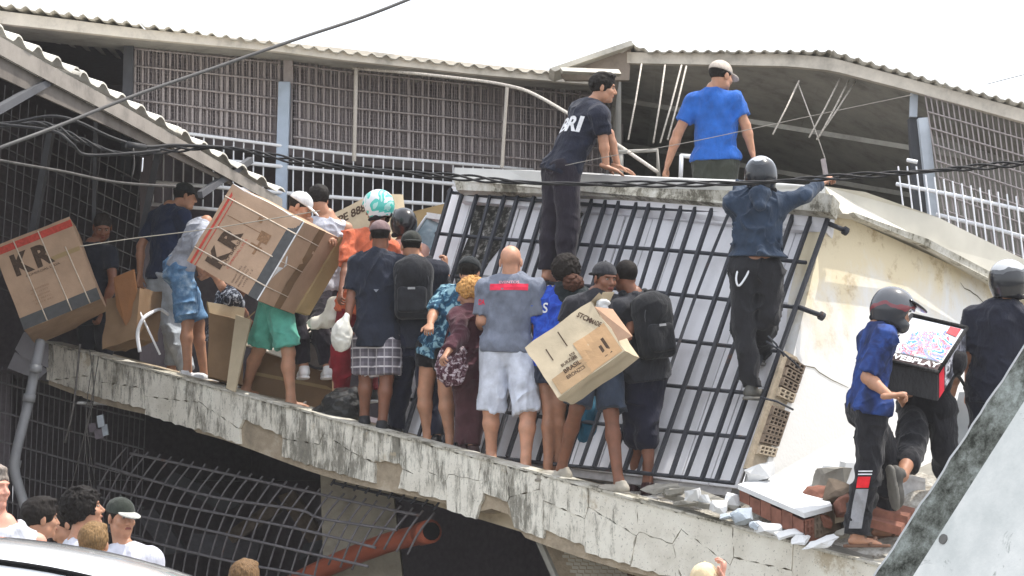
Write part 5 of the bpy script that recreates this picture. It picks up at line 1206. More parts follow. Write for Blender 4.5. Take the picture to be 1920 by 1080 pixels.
r = person('person with dark hair and brown ponytail in a blue jersey behind the torn carton', None, (1052, 548), (1036, 672), gs=.42, yaw=18, hyaw=10, head=(1062, 510), sk='mid', hair=('afro', '1c1612'), k=.97, ea=(1006, 612), wa=(1012, 655, 1), eb=(1085, 610, 1), wb=(1080, 650, 1),
    ka=(1030, 765), aa=(1028, 855, 0, -.1), kb=(1048, 762), ab=(1046, 858), top=m_patch('2440a0', '3058c0', '2848b0', 9, 'blue_jersey'), bottom='2a2e3a', blen=.5, loose=1.3, shoes=('bare', '', ''), seed=31, sleeve=.85, fold=.009)
S = SD(.008); q = r['hc'] + np.array([.05, -.11, -.10]); S.ell(q, np.eye(3), (.085, .07, .075)); S.disp = curls(.008, 8, .03); mk('ponytail', S.mesh(), hairm('4a2e22'), r['root'], True)
S = SD(.01); S.seg(r['sh'][1] + np.array([.0, -.02, .02]), r['sh'][1] - r['spine'] * .3 + np.array([-.03, -.07, 0]), .11, .11, k=.03); S.seg(r['neck'] + np.array([.02, -.05, .0]), r['sh'][1], .085, .08, k=.03); S.disp = folds(.009, 4, .08); mk('dark_vest', S.mesh(), cloth('232a2c'), r['root'], True)
lettering('jersey_mark', 'S', r['neck'] - r['spine'] * .14 - r['lat'] * .08 - r['fr'][1] * .1, r['fr'][0], r['spine'], .05, .08, M_whiteprint, r['root'], .02, r['bvh'])
person('person in teal trousers crouching behind the boy with the torn carton', None, (1128, 600), (1118, 700), gs=.72, yaw=-10, hyaw=0, head=(1130, 560, .2), sk='tan', k=.92, ka=(1100, 770, -1), aa=(1108, 880), kb=(1095, 790), ab=(1098, 875), top='3f6f8a', bottom='2f6077', blen=1.9, loose=2.0, shoes=('shoe', '2a3a44', '445566'), seed=33)
rY = person('young person in backwards black cap and black shirt hugging the torn carton', None, (1117, 556), (1118, 690), gs=.10, yaw=168, hyaw=148, hpitch=-12, head=(1134, 522), sk='brown', hair=('short', '120e0c'), cap=(cloth('303034'), cloth('26262a'), 'back'), eyes=True, k=1.0, bw=1.05, ea=(1052, 622), wa=(1060, 690, -1), eb=(1190, 602), wb=(1172, 636, -1), db=(-.75, -.35, -.35), nb=(-.3, .5, -.8), cb=35,
    ka=(1082, 765, -1), aa=(1052, 862), kb=(1146, 775), ab=(1160, 885), fya=-75, fyb=-60, top='2b2b30', bottom='39414f', blen=.92, loose=2.0, shoes=('shoe', 'a8a296', '8f897e'), seed=35, sleeve=.62, fold=.007)
r18 = person('person with short hair and large black backpack standing right of the carton', None, (1190, 556), (1210, 692), gs=.42, yaw=-38, hyaw=-30, head=(1172, 518), sk='brown', hair=('buzz', '17110e'), k=1.02, ea=(1150, 620, 1), wa=(1160, 660, 1), eb=(1232, 640, 1), wb=(1228, 690, 1),
    ka=(1188, 780), aa=(1192, 890, 0, .1), kb=(1212, 785), ab=(1215, 898), fya=10, fyb=20, top='2e2f34', bottom='222331', blen=1.02, loose=1.8, shoes=('shoe', '3b2626', '2a2222'), seed=37, sleeve=.8)
backpack(r18, 'large black backpack worn rightmost in the crowd, in front of the bars', '232427', size=(.145, .085, .235), drop=.27, yawoff=8)
# --- right group
helm20 = m_helm2('55575c', '3a3b3f', '7c3c42', 'Z', .50, 'grey_red_helmet')
r = person('person in graphite helmet, navy shirt and black track trousers on the rubble', 17.15, (1648, 612), (1630, 765), yaw=80, hyaw=84, hpitch=-22, head=(1676, 582), sk='tan', hair=None, helmet=((helm20, VIS), True, 'peak'), k=1.07, bw=.86, eb=(1626, 708), wb=(1668, 742, -1), ea=(1655, 700, 1), wa=(1690, 745, 1), db=(.8, .1, .1), cb=60,
    kb=(1628, 885, 0), ab=(1608, 1000, 0), ka=(1672, 875, 1), aa=(1652, 985, 1), fya=80, fyb=78, top=m_patch('1e2a4a', '26376a', '2f4a8a', 5, 'navy_team_shirt'), bottom='232327', blen=1.97, loose=1.6, shoes=('sandal', '6d5242', '6a4f40'), seed=41, sleeve=.85, hem=.05, fold=.008)
kb_, ab_ = r['knees'][1], r['ankles'][1]; o = Vector((-.02, -.03, 0))
def legpatch(name, t0, t1, mat, w=.05, ox=-.055):
    a = Vector(kb_).lerp(Vector(ab_), t0); b = Vector(kb_).lerp(Vector(ab_), t1); bvh = BVHTree.FromPolygons([v.co + Vector(org(r['root'])) for v in r['boto'].data.vertices], [tuple(p.vertices) for p in r['boto'].data.polygons]); V = []; n_ = 6
    for i in range(n_ + 1):
        for j in range(4):
            q = a.lerp(b, i / n_) + Vector((ox + w * (j / 3) * 2 - w * .5, 0, 0)); h = bvh.ray_cast(q + Vector((0, -.5, 0)), Vector((0, 1, 0)), .7); V.append((h[0] + Vector((0, -.009, 0))) if h[0] else q)
    mk(name, (V, [(i * 4 + j, i * 4 + j + 1, (i + 1) * 4 + j + 1, (i + 1) * 4 + j) for i in range(n_) for j in range(3)]), mat, r['root'])
legpatch('red_panel', .08, .26, plain('d8242e', .8, bump=0), .04); legpatch('grey_panel', .28, .92, plain('8d8d90', .85, bump=0), .042); legpatch('white_stripe', -.02, 0.0, M_whiteprint, .045); legpatch('white_stripe', .03, .05, M_whiteprint, .045)
m = MB(); q = r['pel'] - np.array([.0, .16, .12]); m.tube([q, q + np.array([.01, -.01, -.16])], .006, 5); m.build('pocket_cord', plain('3a3a3d', .8), r['root'], True)
r = person('person in cropped black trousers stepping up, wearing the square delivery bag', 17.75, (1752, 655), (1738, 768), yaw=18, hyaw=20, head=(1765, 632, .3), sk='mid', ea=(1735, 700, 1), wa=(1740, 740, 1), eb=(1790, 700, 1), wb=(1785, 740, 1), bw=.9, k=1.05, ka=(1708, 850, -1), aa=(1690, 895, -1), kb=(1775, 850, 0), ab=(1772, 940, 1), fya=60, fpa=-80, fyb=30, top='1c1c20', bottom='232327', blen=1.22, loose=1.9, shoes=('shoe', '4a4844', '6b6862'), seed=43)
m = MB()
r22 = person('person in silver and black helmet and black shirt at the right edge', 17.9, (1880, 574), (1868, 730), yaw=24, hyaw=50, head=(1893, 528), sk='tan', hair=None, helmet=((m_helm2('b4b6b8', '2b2c2f', '55575a', 'Z', .60, 'silver_black_helmet'), VIS), False, 'none'), k=1.08, bw=1.1, ea=(1822, 672), wa=(1815, 730, 1), eb=(1950, 670), wb=(1950, 730),
    ka=(1845, 850), aa=(1835, 950), kb=(1890, 850), ab=(1895, 950), top='262833', bottom='20222c', blen=1.95, loose=1.8, seed=45, sleeve=.8)
# --- street spectators
person('person in white tank top with reddened bare shoulder cut by the left edge', 14.0, (8, 990), (-5, 1190), yaw=150, hyaw=120, head=(-14, 915), sk='pink', hair=('short', '8a8078'), tank=True, top='c8cad2', eb=(62, 1060), wb=(60, 1130), bw=1.1, k=1.0, seed=51)
person('person with dark side-parted hair and white shirt right of the drain pipe', 15.0, (66, 1036), (72, 1200), yaw=60, hyaw=62, head=(76, 972), sk='tan', hair=('short', '1a1512'), top='c6c8d2', k=1.0, seed=52, eyes=True)
person('person with only a dark red lit face showing behind the curly haired one', 16.6, (120, 1040), (120, 1200), yaw=-120, hyaw=-100, head=(124, 982), sk='tan', hair=('short', '1d1713'), top='2a2624', k=.98, seed=53, eyes=True)
person('person with glossy black curly hair and white shirt looking up to the right', 15.6, (146, 1020), (145, 1200), yaw=70, hyaw=78, hpitch=12, head=(158, 955), sk='tan', hair=('curly', '15110f'), top='c6c8d2', k=1.04, seed=54, eyes=True)
person('short person with lit light brown hair in front of the curly haired one', 14.2, (172, 1052), (172, 1200), yaw=5, head=(176, 1020), sk='tan', hair=('short', '7a6040'), top='c9b8a2', k=.95, seed=55)
person('person in dark green cap and white shirt looking right beside the car', 16.2, (232, 1030), (234, 1210), yaw=165, hyaw=140, hpitch=-4, head=(227, 970), sk='tan', hair=('buzz', '1a1512'), cap=(cloth('30352f'), cloth('a9aaa4')), top='c6c8d4', k=1.02, seed=56, eyes=True)
person('person with short brown hair showing only the crown below the lattice', 15.0, (458, 1130), (458, 1260), yaw=10, head=(459, 1090), sk='tan', hair=('short', '6a5238'), top='8a8f98', k=1.0, seed=57)
person('person in cream hat raising a hand at the bottom under the ochre beam', 14.6, (1320, 1145), (1320, 1300), yaw=10, head=(1322, 1096), sk='pink', hair=('buzz', '3a3028'), cap=(cloth('ddc9a4'), cloth('ddc9a4')), top='c9c9c9', eb=(1372, 1140), wb=(1352, 1088), db=(.2, 0, 1), k=1.0, seed=59)
# ---------------------------------------------------------------- cartons and other carried or lying things
M_cardb = m_card('b2967e', 'cardboard'); M_cardt = m_card('a38d68', 'tan_cardboard'); M_cardd = m_card('806850', 'dull_cardboard'); M_cardl = m_card('bbad94', 'light_cardboard')
M_pred = plain('b8483c', .85, name='red_ink', scale=40, var=.25, bump=0); M_pdark = plain('4a3a2e', .85, name='dark_ink', scale=60, var=.4, bump=0); M_pgrey = plain('505152', .8, name='grey_ink_band', scale=20, var=.15, bump=0); M_pfaint = plain('8a6a4e', .85, name='faint_ink', scale=60, var=.3, bump=0); M_strap = plain('d5c6b4', .5, name='plastic_strap', scale=30); M_white = plain('dcdcdc', .7, name='white_tape')
class Carton:
    def __init__(s, name, label, O, X, Y_, Z, mat=None, dent=.010, cat='cardboard box', seed=1):
        """O front top-left corner; X along the top, Y_ down the front, Z away"""
        s.O, s.X, s.Y, s.Z = map(Vector, (O, X, Y_, Z)); s.root = thing(name, label, cat, s.O + s.Y + s.X * .5); mat = mat or M_cardb; r = random.Random(seed)
        n = 7; m = MB(); key = {}
        def vid(p):
            k = tuple(round(c, 4) for c in p)
            if k not in key:
                u, v, w_ = p; bulge = sum(math.sin(math.pi * a) for a in (u, v, w_)) ; off = Vector((0, 0, 0))
                q = s.O + s.X * u + s.Y * v + s.Z * w_; c = s.O + (s.X + s.Y + s.Z) * .5
                inner = [0 < a < 1 for a in p]; q += (q - c).normalized() * (dent * (math.sin(u * 9 + v * 7 + seed) + math.sin(v * 11 + w_ * 8 + 2 * seed)) * .5 * (sum(inner) / 2.0)) 
                key[k] = len(m.v); m.v.append(q)
            return key[k]
        g = [i / n for i in range(n + 1)]
        for a in range(3):
            b, c = [k for k in range(3) if k != a]
            for e in (0, 1):
                for i in range(n):
                    for j in range(n):
                        quad = []
                        for di, dj in ((0, 0), (1, 0), (1, 1), (0, 1)):
                            p = [0, 0, 0]; p[a] = e; p[b] = g[i + di]; p[c] = g[j + dj]; quad.append(vid(tuple(p)))
                        m.f.append(tuple(quad))
        o = m.build('carton', mat, s.root, True); bmf(o); o.data.set_sharp_from_angle(angle=math.radians(38)); s.body = o
        s.bvh = BVHTree.FromPolygons([v.co + Vector(org(s.root)) for v in o.data.vertices], [tuple(p.vertices) for p in o.data.polygons])
    def pt(s, face, u, v, off=.003):
        if face == 'F': p = s.O + s.X * u + s.Y * v; n = s.X.cross(s.Y).normalized(); n = n if n.dot(s.Z) < 0 else -n
        elif face == 'R': p = s.O + s.X + s.Z * u + s.Y * v; n = s.Y.cross(s.Z).normalized(); n = n if n.dot(s.X) > 0 else -n
        elif face == 'B': p = s.O + s.Y + s.X * u + s.Z * v; n = s.X.cross(s.Z).normalized(); n = n if n.dot(s.Y) > 0 else -n
        elif face == 'T': p = s.O + s.X * u + s.Z * v; n = s.X.cross(s.Z).normalized(); n = n if n.dot(s.Y) < 0 else -n
        elif face == 'L': p = s.O + s.Z * u + s.Y * v; n = s.Y.cross(s.Z).normalized(); n = n if n.dot(s.X) < 0 else -n
        h = s.bvh.ray_cast(p + n * .12, -n, .24)
        if h[0] is not None: p = h[0]
        return p + n * off
    def patch(s, name, face, u0, v0, u1, v1, mat, off=.003, n=6):
        V = []; k = n + 1
        for i in range(k):
            for j in range(k): V.append(s.pt(face, lerp(u0, u1, i / n), lerp(v0, v1, j / n), off))
        return mk(name, (V, [(i * k + j, (i + 1) * k + j, (i + 1) * k + j + 1, i * k + j + 1) for i in range(n) for j in range(n)]), mat, s.root)
    def strap(s, pts, name='strap', r=.006, mat=None):
        m = MB(); P_ = []
        for (f0, u0, v0), (f1, u1, v1) in zip(pts[:-1], pts[1:]):
            for k in range(9):
                if f0 == f1: P_.append(s.pt(f0, lerp(u0, u1, k / 8), lerp(v0, v1, k / 8), r * .6))
        m.tube(P_, r, 5); m.build(name, mat or M_strap, s.root, True)
    def text(s, txt, face, u, v, w, h, mat, rot=0, weight=.02, name='printed_text', off=.004):
        """w, h as fractions of the face"""
        vv, f, sz = text_mesh(txt, weight); ca, sa = math.cos(math.radians(rot)), math.sin(math.radians(rot)); out = []
        A_ = {'F': (s.X, s.Y), 'R': (s.Z, s.Y), 'B': (s.X, s.Z), 'T': (s.X, s.Z), 'L': (s.Z, s.Y)}[face]; la, lb = A_[0].length, A_[1].length
        for p in vv:
            x = p[0] / sz[0] * w * la; y = -p[1] / sz[1] * h * lb; X_, Y2 = x * ca - y * sa, x * sa + y * ca; out.append(s.pt(face, u + X_ / la, v + Y2 / lb, off))
        return mk(name, (out, f), mat, s.root)
def bmf(o):
    import bmesh
    b = bmesh.new(); b.from_mesh(o.data); bmesh.ops.recalc_face_normals(b, faces=b.faces); b.to_mesh(o.data); b.free()
def kr(c, face, u, v, w, h, rot):
    c.text('K', face, u - w * .27 * math.cos(math.radians(rot)), v - w * .27 * math.sin(math.radians(rot)) * c.X.length / c.Y.length, w * .48, h, M_pdark, rot, .05)
    c.text('R', face, u + w * .27 * math.cos(math.radians(rot)), v + w * .27 * math.sin(math.radians(rot)) * c.X.length / c.Y.length, w * .46, h, M_pdark, rot, .05)
# 1 big raised carton
Yc = 20.95
O = P(436, 345, Yc); X = P(571, 417, Yc - .36) - O; Yv = P(350, 489, Yc - .02) - O; Z = P(636, 446, Yc + .20) - P(571, 417, Yc - .36)
c1_ = Carton('cardboard_box', 'big strapped cardboard carton printed KR, held aloft over green shorts', O, X, Yv, Z, M_cardb, .012, seed=3)
# the print runs along Y (box lies on its side): bands parallel to the edge towards the right face
c1_.patch('grey_band', 'F', .86, 0, 1.0, 1.0, M_pgrey, .003); c1_.patch('grey_band', 'B', .86, 0, 1.0, .9, M_pgrey, .003); c1_.patch('red_line', 'F', .045, 0, .075, 1, M_pred); c1_.patch('red_line', 'F', .11, 0, .122, 1, M_pred); c1_.patch('corner_tape', 'F', .985, 0, 1.0, 1.0, M_white, .006)
kr(c1_, 'F', .31, .66, .44, .24, -88); c1_.text('DO BRASIL', 'F', .43, .66, .34, .04, M_pdark, -88, .0); c1_.text('COMERCIAL LTDA', 'F', .49, .66, .36, .03, M_pred, -88, .0)
for k in range(4): c1_.text(['GARRAFA TERMICA', 'MODELO 2 UN', 'PESO BRUTO', 'LOTE 0 1 2'][k], 'F', .62 + k * .045, .86 - (k % 2) * .02, .20, .022, M_pdark, -88, -.005)
S_ = [(.55, .12, .66, .3), (.6, .28, .78, .34)]
c1_.patch('goblet_drawing', 'F', .60, .30, .74, .42, M_pfaint); c1_.patch('goblet_drawing', 'F', .645, .42, .675, .58, M_pfaint); c1_.patch('goblet_drawing', 'F', .56, .47, .72, .52, M_pfaint); c1_.patch('fold_crease', 'F', .15, .33, .60, .338, M_pfaint); c1_.patch('goblet_drawing', 'F', .50, .18, .56, .24, M_pfaint)
for v in (.16, .50, .82): c1_.strap([('F', .0, v), ('F', 1.0, v)]); c1_.strap([('R', .0, v), ('R', .62, v + .02)], r=.004)
c1_.patch('tape_strip', 'R', .42, 0, .60, 1, M_cardd); c1_.patch('edge_tape', 'T', .0, .0, 1, .04, M_white, .005)
boxo('open_flap', c1_.pt('R', .98, .0), c1_.Y * .98, Vector((.03, .0, .005)), c1_.X.normalized() * .05 + Vector((.06, .1, 0)), M_cardt, c1_.root)
# 2 left carton
Yk = 22.2
O = P(-14, 463, Yk - .15); X = P(130, 406, Yk) - O; Yv = P(45, 619, Yk - .15) - O; Z = P(150, 420, Yk + .75) - P(130, 406, Yk) + Vector((0, 0, -.1))
c2 = Carton('cardboard_box', 'strapped cardboard carton printed KR in the shade at the left edge', O, X, Yv, Z, M_cardb, .010, seed=5)
c2.patch('grey_band', 'F', 0, .86, 1, 1.06 if False else 1.0, M_pgrey); c2.patch('red_band', 'F', 0, .035, 1, .115, M_pred); kr(c2, 'F', .40, .29, .50, .25, 0); c2.text('COMERCIAL LTDA', 'F', .47, .45, .44, .025, M_pdark, 0, 0); c2.text('www.krbrasil', 'F', .5, .50, .34, .02, M_pdark, 0, 0) if False else None
for k in range(5): c2.text(['PRODUTO FRAGIL', 'QTD 12 PCS', 'ORIGEM CHINA', 'COR PRETO', 'LOTE 045'][k], 'F', .36 - (k % 2) * .02, .62 + k * .04, .24 - (k % 3) * .02, .018, M_pfaint, 0, -.005)
c2.patch('tape_strip', 'F', .62, .35, .98, .40, M_cardt)
for u in (.30, .62, .86): c2.strap([('F', u - .04, .02 if u < .8 else .3), ('F', u, 1.0)])
# 3 torn carton (carried diagonally)
Yt = 18.05
O = P(982, 654, Yt + .05); X = P(1108, 562, Yt - .15) - O; Yv = P(1040, 752, Yt - .22) - O; Z = P(1158, 580, Yt + .30) - P(1108, 562, Yt - .15)
O = P(984, 652, Yt); A3 = P(1102, 566, Yt); X = A3 - O; nX = X.normalized(); Yv = (P(1046, 755, Yt - .30) - O); Yv = Yv - nX * Yv.dot(nX) * .3; Z = P(1130, 580, Yt + .24) - A3; Yv = Yv * .94
X = P(1108, 565, Yt + .02) - O
c3 = Carton('cardboard_box', 'torn beige carton with dark print hugged by the youth in the backwards cap', O, X, Yv, Z, M_cardl, .022, seed=7)
c3.patch('torn_patch', 'F', .52, .42, .98, .98, m_card('b59470', 'fresh_torn_cardboard'), .003); c3.patch('torn_patch', 'F', .06, .70, .55, .99, m_card('a58b6c', 'torn_brown_layer'), .003)
c3.text('ED ARI', 'F', .44, .60, .10, .08, M_pdark, 90, .02); c3.text('BURZOS', 'F', .36, .62, .22, .05, M_pdark, 0, .02); c3.text('BRASIL', 'F', .36, .72, .24, .07, M_pdark, 0, .03); c3.text('BRONZES', 'F', .36, .82, .26, .06, M_pdark, 0, .02); c3.text('STCM', 'F', .82, .16, .20, .08, M_pdark, 62, .03); c3.text('MADE', 'F', .90, .34, .16, .07, M_pdark, 62, .03); c3.patch('dark_bar', 'F', .76, .62, .80, .90, M_pdark); c3.patch('dark_bar', 'F', .83, .62, .87, .90, M_pdark); c3.patch('small_mark', 'F', .20, .22, .215, .45, M_pdark); c3.patch('small_mark', 'F', .44, .10, .455, .40, M_pdark); c3.text('STCM', 'R', .4, .5, .5, .16, M_pred, 80, .03)
for (u0, u1, dz) in ((.0, .55, .05), (.5, 1.0, .12)):
    m = MB(); a, b = c3.pt('R', u0, .0, .0), c3.pt('R', u1, .0, 0); q = Vector((.06, -.04, dz)); m.prism([a, b, b + q, a + q * .8 + Vector((.01, 0, .02))], Vector((.004, .006, .002))); m.build('open_flap', M_cardl, c3.root)
m = MB(); a, b = c3.pt('R', .02, .1, .0), c3.pt('R', .02, .8, 0); m.prism([a, b, b + Vector((.10, -.05, .03)), a + Vector((.13, -.03, -.02))], Vector((.003, .006, 0))); m.build('open_flap', m_card('bd9a80', 'pinkish_flap'), c3.root)
S = SD(.009); q = c3.pt('R', .3, .1, .02); 
for i in range(5): S.ell(q + Vector((.01 * i, -.02, .035 * math.sin(i * 2))), np.eye(3), (.035, .03, .025))
S.disp = curls(.006, 2, .03); mk('crumpled_film', S.mesh(), plain('c4c6c6', .3, name='clear_film_crumple'), c3.root, True)
# 4 cartons standing or lying on the slab
def std(name, label, x, y, Yd, w, h, d, yaw, mat, tilt=0, roll=0, seed=1, dent=.012):
    a = math.radians(yaw); X = Vector((math.cos(a), math.sin(a), -.24 * math.cos(a) + roll)) * w; Z = Vector((-math.sin(a), math.cos(a), 0)) * d; Yv = Vector((tilt, 0, -1)) * h; return Carton(name, label, P(x, y, Yd), X, Yv, Z, mat, dent, seed=seed)
b4 = std('cardboard_box', 'open brown carton with flaps up behind the denim shorts', 392, 586, 21.55, .30, .56, .3, 8, M_cardd, .0, 0, 3)
for (u, dx, dz) in ((0, -.02, .10), (1, .10, .09)): m = MB(); a, b = b4.pt('T', u, 0, 0), b4.pt('T', u, 1, 0); q = Vector((dx, 0, dz)); m.prism([a, b, b + q, a + q], Vector((.004, 0, .003))); m.build('open_flap', M_cardt, b4.root)
m = MB(); a, b = b4.pt('T', 0, 1, 0), b4.pt('T', 1, 1, 0); m.prism([a, b, b + Vector((.02, .02, .14)), a + Vector((-.01, .02, .12))], Vector((0, .005, 0))); m.build('open_flap', M_cardl, b4.root)
b5 = std('cardboard_box', 'long low brown carton lying on the slab behind the green shorts', 470, 655, 21.75, .72, .42, .5, -2, M_cardd, 0, .04, 4)
b5.patch('tape_strip', 'F', .0, .45, 1, .52, M_cardt)
m = MB(); m.prism([P(442, 590, 21.35), P(470, 600, 21.3), P(440, 735, 21.25), P(424, 728, 21.3)], Vector((.01, .02, 0))); fp_ = tag(m.build('cardboard_sheet', M_cardl, loc=P(432, 730, 21.3)), 'torn upright cardboard sheet left of the green shorts', 'cardboard sheet')
m = MB(); m.prism([P(455, 645, 21.7), P(540, 590, 22.2), P(640, 640, 22.0), P(622, 700, 21.6)], Vector((0, .01, -.01))); tag(m.build('cardboard_sheet', plain('cfc6ba', .8, name='white_board', scale=6), loc=P(540, 690, 21.9)), 'sunlit white cardboard sheet behind the green shorts', 'cardboard sheet')
b6 = Carton('cardboard_box', 'wide upright carton with black printed symbols left of the teal helmet', P(590, 418, 22.4), P(700, 362, 22.6) - P(590, 418, 22.4), Vector((.10, 0, -.75)), Vector((.25, .5, .05)), M_cardl, .01, seed=6)
b6.text('TYPE 8888', 'F', .55, .11, .75, .10, M_pdark, 0, .03); b6.text('FRAGIL', 'F', .6, .55, .5, .06, M_pfaint, -35, .0)
b7 = Carton('cardboard_box', 'long light carton lying tilted right of the teal helmet', P(742, 404, 22.2), P(858, 376, 22.0) - P(742, 404, 22.2), Vector((.02, 0, -.38)), Vector((.2, .5, 0)), M_cardt, .008, seed=8)
wp = thing('window_pane_frame', 'white framed glass panel sticking up beside the top of the grille', 'window frame', P(810, 500, 21.6)); q = [P(776, 440, 21.7), P(800, 405, 21.7), P(848, 428, 21.5), P(826, 500, 21.5)]
for a, b in zip(q, q[1:] + q[:1]): bar('frame_bar', a, b, .013, M_whitebar, wp)
m = MB(); m.prism([p + Vector((0, .01, 0)) for p in q], Vector((0, .006, 0))); m.build('pane', plain('8ea2ac', .1, name='pale_glass', coat=.6, bump=0), wp); boxo('top_cap', P(800, 398, 21.6), P(850, 405, 21.5) - P(800, 398, 21.6), (0, .3, 0), (0, 0, -.05), M_white, wp)
b8 = Carton('cardboard_box', 'battered dark carton slumped right of the left printed carton', P(200, 560, 22.1), P(262, 540, 22.0) - P(200, 560, 22.1), P(192, 655, 22.0) - P(200, 560, 22.1), Vector((.15, .35, 0)), M_cardd, .03, seed=9)
m = MB(); m.prism([P(213, 520, 21.95), P(250, 505, 22.0), P(262, 590, 22.0), P(235, 610, 21.95), P(218, 575, 21.95)], Vector((.01, .01, 0))); m.build('open_flap', m_card('7a5436', 'dark_flap'), b8.root)
# chair, hose, bags
ch = thing('plastic_chair', 'white plastic chair frame poking out behind the light grey trousers', 'chair', P(275, 690, 21.9)); tubeo('leg', bez([P(262, 660, 21.9), P(258, 625, 21.9), P(268, 598, 21.9), P(284, 586, 22.0)], 6), .017, M_whitebar, ch); tubeo('leg', [P(262, 585, 22.0), P(300, 665, 22.0)], .010, M_whitebar, ch); tubeo('backrest_rail', bez([P(284, 586, 22.0), P(300, 580, 22.3), P(316, 590, 22.4)], 5), .015, M_whitebar, ch)
S = SD(.010); q = P(640, 632, 20.2)
S.ell(q, np.eye(3), (.085, .07, .12)); S.seg(q + Vector((.01, 0, .08)), q + Vector((.05, -.01, .17)), .05, .02, k=.05); S.disp = folds(.011, 6, .07); tag(mk('plastic_bag', S.mesh(), plain('d2d0c6', .45, name='white_bag_film', scale=8), loc=q - Vector((0, 0, .13)), smooth=True), 'full white plastic bag hanging from the hand of the brown capped person', 'plastic bag')
S = SD(.010); q = P(622, 592, 21.2)
S.seg(q + Vector((.03, 0, .1)), q, .06, .065, k=.04); S.seg(q - Vector((0, 0, .03)), q + Vector((-.15, 0, -.06)), .055, .045, k=.05); S.disp = folds(.010, 3, .07); tag(mk('plastic_bag', S.mesh(), plain('e0ddd0', .5, name='white_bag_film_b', scale=8), loc=q - Vector((0, 0, .13)), smooth=True), 'bright crumpled white bag under the grey tank top', 'plastic bag')
S = SD(.010); q = dk(645, .25) + Vector((0, 0, .13))
S.ell(q, np.eye(3), (.20, .16, .16)); S.ell(q + Vector((.08, -.03, .06)), np.eye(3), (.10, .1, .12)); S.ell(q + Vector((-.16, 0, -.06)), np.eye(3), (.12, .1, .07)); S.disp = hairy(.016, 11, 3); n = N('black_bin_film'); n.col(rgb('17191b')).set(.22, coat=.4); n.bump(n.noise(18, 5, .7), 1.0, .03); tag(mk('garbage_bag', S.mesh(), n.m, loc=q - Vector((0, 0, .15)), smooth=True), 'shiny black garbage bag slumped on the slab edge beside plaid shorts', 'garbage bag')
# small white rails lying behind, round tray
tr = thing('metal_tray', 'grey round tray or pan lid lying behind the green shorts', 'tray', P(600, 660, 21.6)); m = MB(); c = P(602, 652, 21.6); m.tube([c, c + Vector((0, -.05, -.03))], .18, 24); m.build('tray_disc', plain('8e8784', .4, name='grey_tray'), tr); m = MB(); m.tube([c + Vector((math.cos(a) * .185, -.03, math.sin(a) * .185)) for a in np.linspace(0, 2 * math.pi, 25)], .012, 6, cap=False); m.build('tray_rim', plain('3c3a40', .4), tr, True)
# delivery bag
Yd = 17.25
O = P(1708, 592, Yd + .42); X = P(1814, 616, Yd + .62) - O; W = P(1665, 660, Yd) - O     # top face corners
db_ = thing('delivery_bag', 'square insulated delivery bag with colourful printed lid on a rider back', 'delivery bag', P(1720, 750, Yd + .2))
TL_, TR_, BR_, BL_ = O, P(1812, 616, Yd + .60), P(1758, 699, Yd + .14), Vector((0, 0, 0)); BL_ = TL_ + BR_ - TR_; Dn = P(1758, 752, Yd + .16) - BR_
m = MB(); m.prism([TL_, TR_, BR_, BL_], Dn); m.build('bag_body', cloth('2a2a2c'), db_)
nb_ = (TR_ - TL_).cross(BL_ - TL_).normalized(); nb_ = nb_ if nb_.z > 0 else -nb_
def lid(u, v, off=.006): return TL_.lerp(TR_, u).lerp(BL_.lerp(BR_, u), v) + nb_ * off
n = N('abstract_lid_print'); v_ = n.noise(9, 3, .6, dist=1.2); rr2 = n.ramp(n.math('SUBTRACT', n.math('MULTIPLY', v_, 3.2), 1.1), [(0, rgb('2a50b8')), (.2, rgb('48a0d8')), (.38, rgb('d8dce6')), (.55, rgb('c43848')), (.68, rgb('9aa8c8')), (.82, rgb('3868c0')), (1, rgb('e0c860'))]); n.ln(rr2, n.b.inputs['Base Color']); n.set(.25, coat=.3)
m = MB(); m.quad(lid(.03, .04), lid(.97, .04), lid(.97, .80), lid(.03, .80)); m.build('lid_panel', plain('d9dde2', .3, name='glossy_lid_white', coat=.3, bump=0), db_)
V, F = [], []; NX, NY = 26, 14
for i in range(NX + 1):
    for j in range(NY + 1): V.append(lid(.10 + .84 * i / NX, .16 + .63 * j / NY, .010))
for i in range(NX):
    for j in range(NY):
        u, v = i / NX, j / NY
        if ((u - .55) / .52) ** 2 + ((v - .62) / .62) ** 2 + .5 * (_LT[i % 32, j % 32, 3] - .5) < .85: F.append((i * (NY + 1) + j, (i + 1) * (NY + 1) + j, (i + 1) * (NY + 1) + j + 1, i * (NY + 1) + j + 1))
mk('lid_artwork', (V, F), n.m, db_)
m = MB(); m.quad(lid(.03, .81), lid(.97, .81), lid(.97, .99), lid(.03, .99)); m.build('lid_band', plain('3a1a20', .4, name='dark_red_band', bump=0), db_)
c_ = lid(.5, .90, .012); lettering('printed_text', 'WEBPLAY', c_, (lid(.9, .9) - lid(.1, .9)), (lid(.5, .8) - lid(.5, 1)), (lid(.94, .9) - lid(.05, .9)).length, .068, M_whiteprint, db_, .03)
m = MB(); m.quad(lid(.72, .06, .012), lid(.92, .06, .012), lid(.92, .24, .012), lid(.72, .2, .012)); m.build('red_patch', plain('c23440', .4, bump=0), db_)
for a, b in ((TL_, TR_), (TR_, BR_), (BR_, BL_), (BL_, TL_)): tubeo('piping', [a + nb_ * .01, b + nb_ * .01], .014, cloth('151517'), db_)
sd_ = lambda u, v, off=.006: (BR_.lerp(TR_, u) + Dn * v) + (TR_ - BR_).cross(Dn).normalized() * off * (1 if (TR_ - BR_).cross(Dn).x > 0 else -1)
